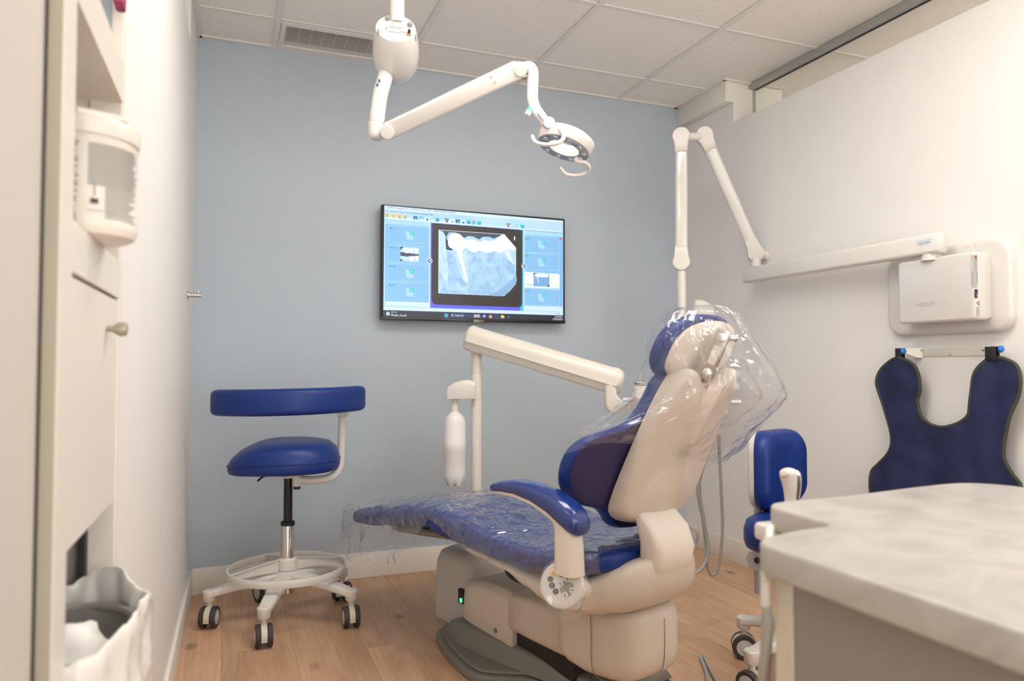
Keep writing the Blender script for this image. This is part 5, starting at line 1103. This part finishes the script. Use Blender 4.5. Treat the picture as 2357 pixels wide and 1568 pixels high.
# ------------------------------------------------------------------ counter in the foreground (right)
CT = .80
outl = [(.600, -.6), (.600, .30), (.606, .55)]
def arcpts(cx, cy, r, a0, a1, n=7): return [(cx+r*math.cos(math.radians(a0+(a1-a0)*i/n)), cy+r*math.sin(math.radians(a0+(a1-a0)*i/n))) for i in range(n+1)]
outl = [(.598, -.6), (.600, .40)] + arcpts(.648, .692, .048, 180, 98) + [(.70, .752)] + arcpts(.742, .775, .020, -78, -8, 4) + arcpts(.812, .868, .045, 180, 95) + [(.95, .917), (1.10, .936), (1.19, .944)] + arcpts(1.215, .865, .078, 92, 0) + [(1.30, .60), (1.30, -.6)]
ctp = mk('countertop', prism(outl, lambda x, y, h: V((x-.012, y-.006, h)), CT-.036, CT), 'marble_top', None, smooth=40, bevel=.005, bseg=3, origin=(.9, .2, CT))
tagit(ctp, 'pale marbled stone countertop with rounded corners in the right foreground', 'countertop')
cb = thing('counter_cabinet', 'grey-beige base cabinet under the marbled countertop', 'cabinet', (.95, .1, 0))
pm('cabinet_grey', (.27, .245, .215), .45, var=.02)
mk('side_panel', bx(.618, .64, -.58, .682, 0, CT-.036), 'cabinet_grey', cb, smooth=0, bevel=.001, bseg=1)
mk('edge_strip', bx(.616, .64, .683, .712, 0, CT-.036), 'cab_shade', cb, smooth=0, bevel=.001, bseg=1)
mk('body', bx(.642, 1.26, -.58, .712, .08, CT-.036), 'cabinet_grey', cb, smooth=0)
mk('rear_body', bx(.80, 1.26, .713, .88, .08, CT-.036), 'cabinet_grey', cb, smooth=0)
mk('plinth', bx(.68, 1.24, -.55, .86, 0, .08), 'base_grey', cb, smooth=0)
# handpiece holder beside the counter, suction handpiece and its hose
hp0 = on_z(1772, 1205, .775)
t = thing('handpiece_holder', 'white plastic handpiece holder at the counter edge', 'holder', (hp0.x, hp0.y, .745))
mk('bracket', loft([[V((hp0.x+x, hp0.y+y, z)) for x, y in ((-.016, -.012), (.05, -.012), (.05, .022), (-.010, .022), (-.016, .014))] for z in (.750, .774)]), 'satin_white', t, bevel=.005)
mk('mount', bx(hp0.x+.03, .80, hp0.y-.005, hp0.y+.02, .75, .764), 'satin_white', t)
s0, s1 = at(1763, 1270, .88), at(1763, 1395, .86)
t = thing('suction_handpiece', 'pale suction handpiece with grey hose hanging at the counter corner', 'handpiece', at(1756, 1600, .9))
mk('handle', tube([at(1771, 1215, .93), at(1768, 1260, .90), at(1763, 1292, .885)], .0052, n=16), 'satin_white', t)
mk('valve_body', loft([circ(at(1762, y, .88), RT, V((FW.x, FW.y, 0)).normalized(), r, r, 24) for y, r in ((1288, .004), (1302, .0054), (1325, .0060), (1345, .0054), (1350, .0056), (1392, .0060), (1395, .0056))]), 'satin_white', t, smooth=50)
mk('valve_dial', ell(at(1761, 1332, .874), .0035, .0035, .0035), 'chrome', t)
hq = at(1746, 1720, .95)
mk('hose_tube', tube([at(1764, 1390, .88), at(1766, 1430, .885), at(1763, 1500, .90), at(1756, 1580, .92), hq, V((hq.x-.012, hq.y+.01, .25)), V((hq.x-.018, hq.y+.03, .06)), V((hq.x-.02, hq.y+.06, .009)), V((hq.x+.03, hq.y+.16, .009)), V((hq.x+.10, hq.y+.22, .009))], [.0062, .0068, .0072, .0075, .0075, .0075, .0075, .0075, .0075, .0075], n=16, k=8), 'hose_grey', t)
# syringe standing behind the counter
y0q = at(1820, 1150, 1.35)
t = thing('air_water_syringe', 'white and chrome air water syringe standing up behind the counter', 'syringe', at(1822, 1250, 1.34))
mk('body', [tube([at(1822, 1230, 1.34), at(1821, 1150, 1.35), at(1819, 1120, 1.35), at(1816, 1094, 1.35)], [.011, .0115, .013, .0165], n=18), ell(at(1816, 1091, 1.35), .017, .017, .011)], 'satin_white', t, smooth=60)
mk('trigger', tube([at(1833, 1150, 1.345), at(1836, 1110, 1.345), at(1834, 1092, 1.345), at(1828, 1090, 1.345)], [.006, .007, .007, .005], n=12), 'chrome', t)
mk('button', cyl(at(1806, 1092, 1.335), at(1803, 1089, 1.33), .006, .005), 'chrome', t)
q0 = at(1822, 1230, 1.34)
mk('hose_tube', tube([q0+V((0, 0, .02)), q0+V((0, 0, -.05)), q0+V((.03, -.02, -.25)), q0+V((.05, -.03, -.5)), V((q0.x+.08, q0.y-.07, .012)), V((q0.x+.10, q0.y-.17, .010))], .006, n=12, k=8), 'hose_grey', t)
t = thing('syringe_holder', 'pale bracket behind the countertop carrying the upright syringe', 'holder', (q0.x, q0.y, q0.z))
mk('ring', loft([circ(V((q0.x, q0.y, q0.z+h)), V((1, 0, 0)), V((0, 1, 0)), r, r, 24) for h, r in ((0, .0125), (0, .02), (.02, .02), (.02, .0125), (0, .0125))], cap=False), 'satin_white', t)
mk('arm', bx(q0.x-.008, q0.x+.008, .881, q0.y-.018, q0.z+.002, q0.z+.018), 'satin_white', t, bevel=.002)
# hoses at the bottom edge
for i, q in enumerate([[(1612, 1512), (1626, 1548), (1640, 1585)], [(1620, 1511), (1637, 1545), (1658, 1582)]]):
    pts = [on_z(*p, .0065) for p in q] + [V((1.36-.03*i, 1.62, .0065)), V((1.30-.05*i, 1.25, .0065)), V((1.16-.05*i, .885, .0065))]
    t = thing('floor_hose', ['grey hose at the bottom edge by the floor, left one of the close pair', 'grey hose at the bottom edge by the floor, right one of the close pair'][i], 'hose', pts[0], group='hose pair at the bottom edge')
    mk('hose_tube', tube(pts, .0062, n=12, k=8), 'hose_grey', t)
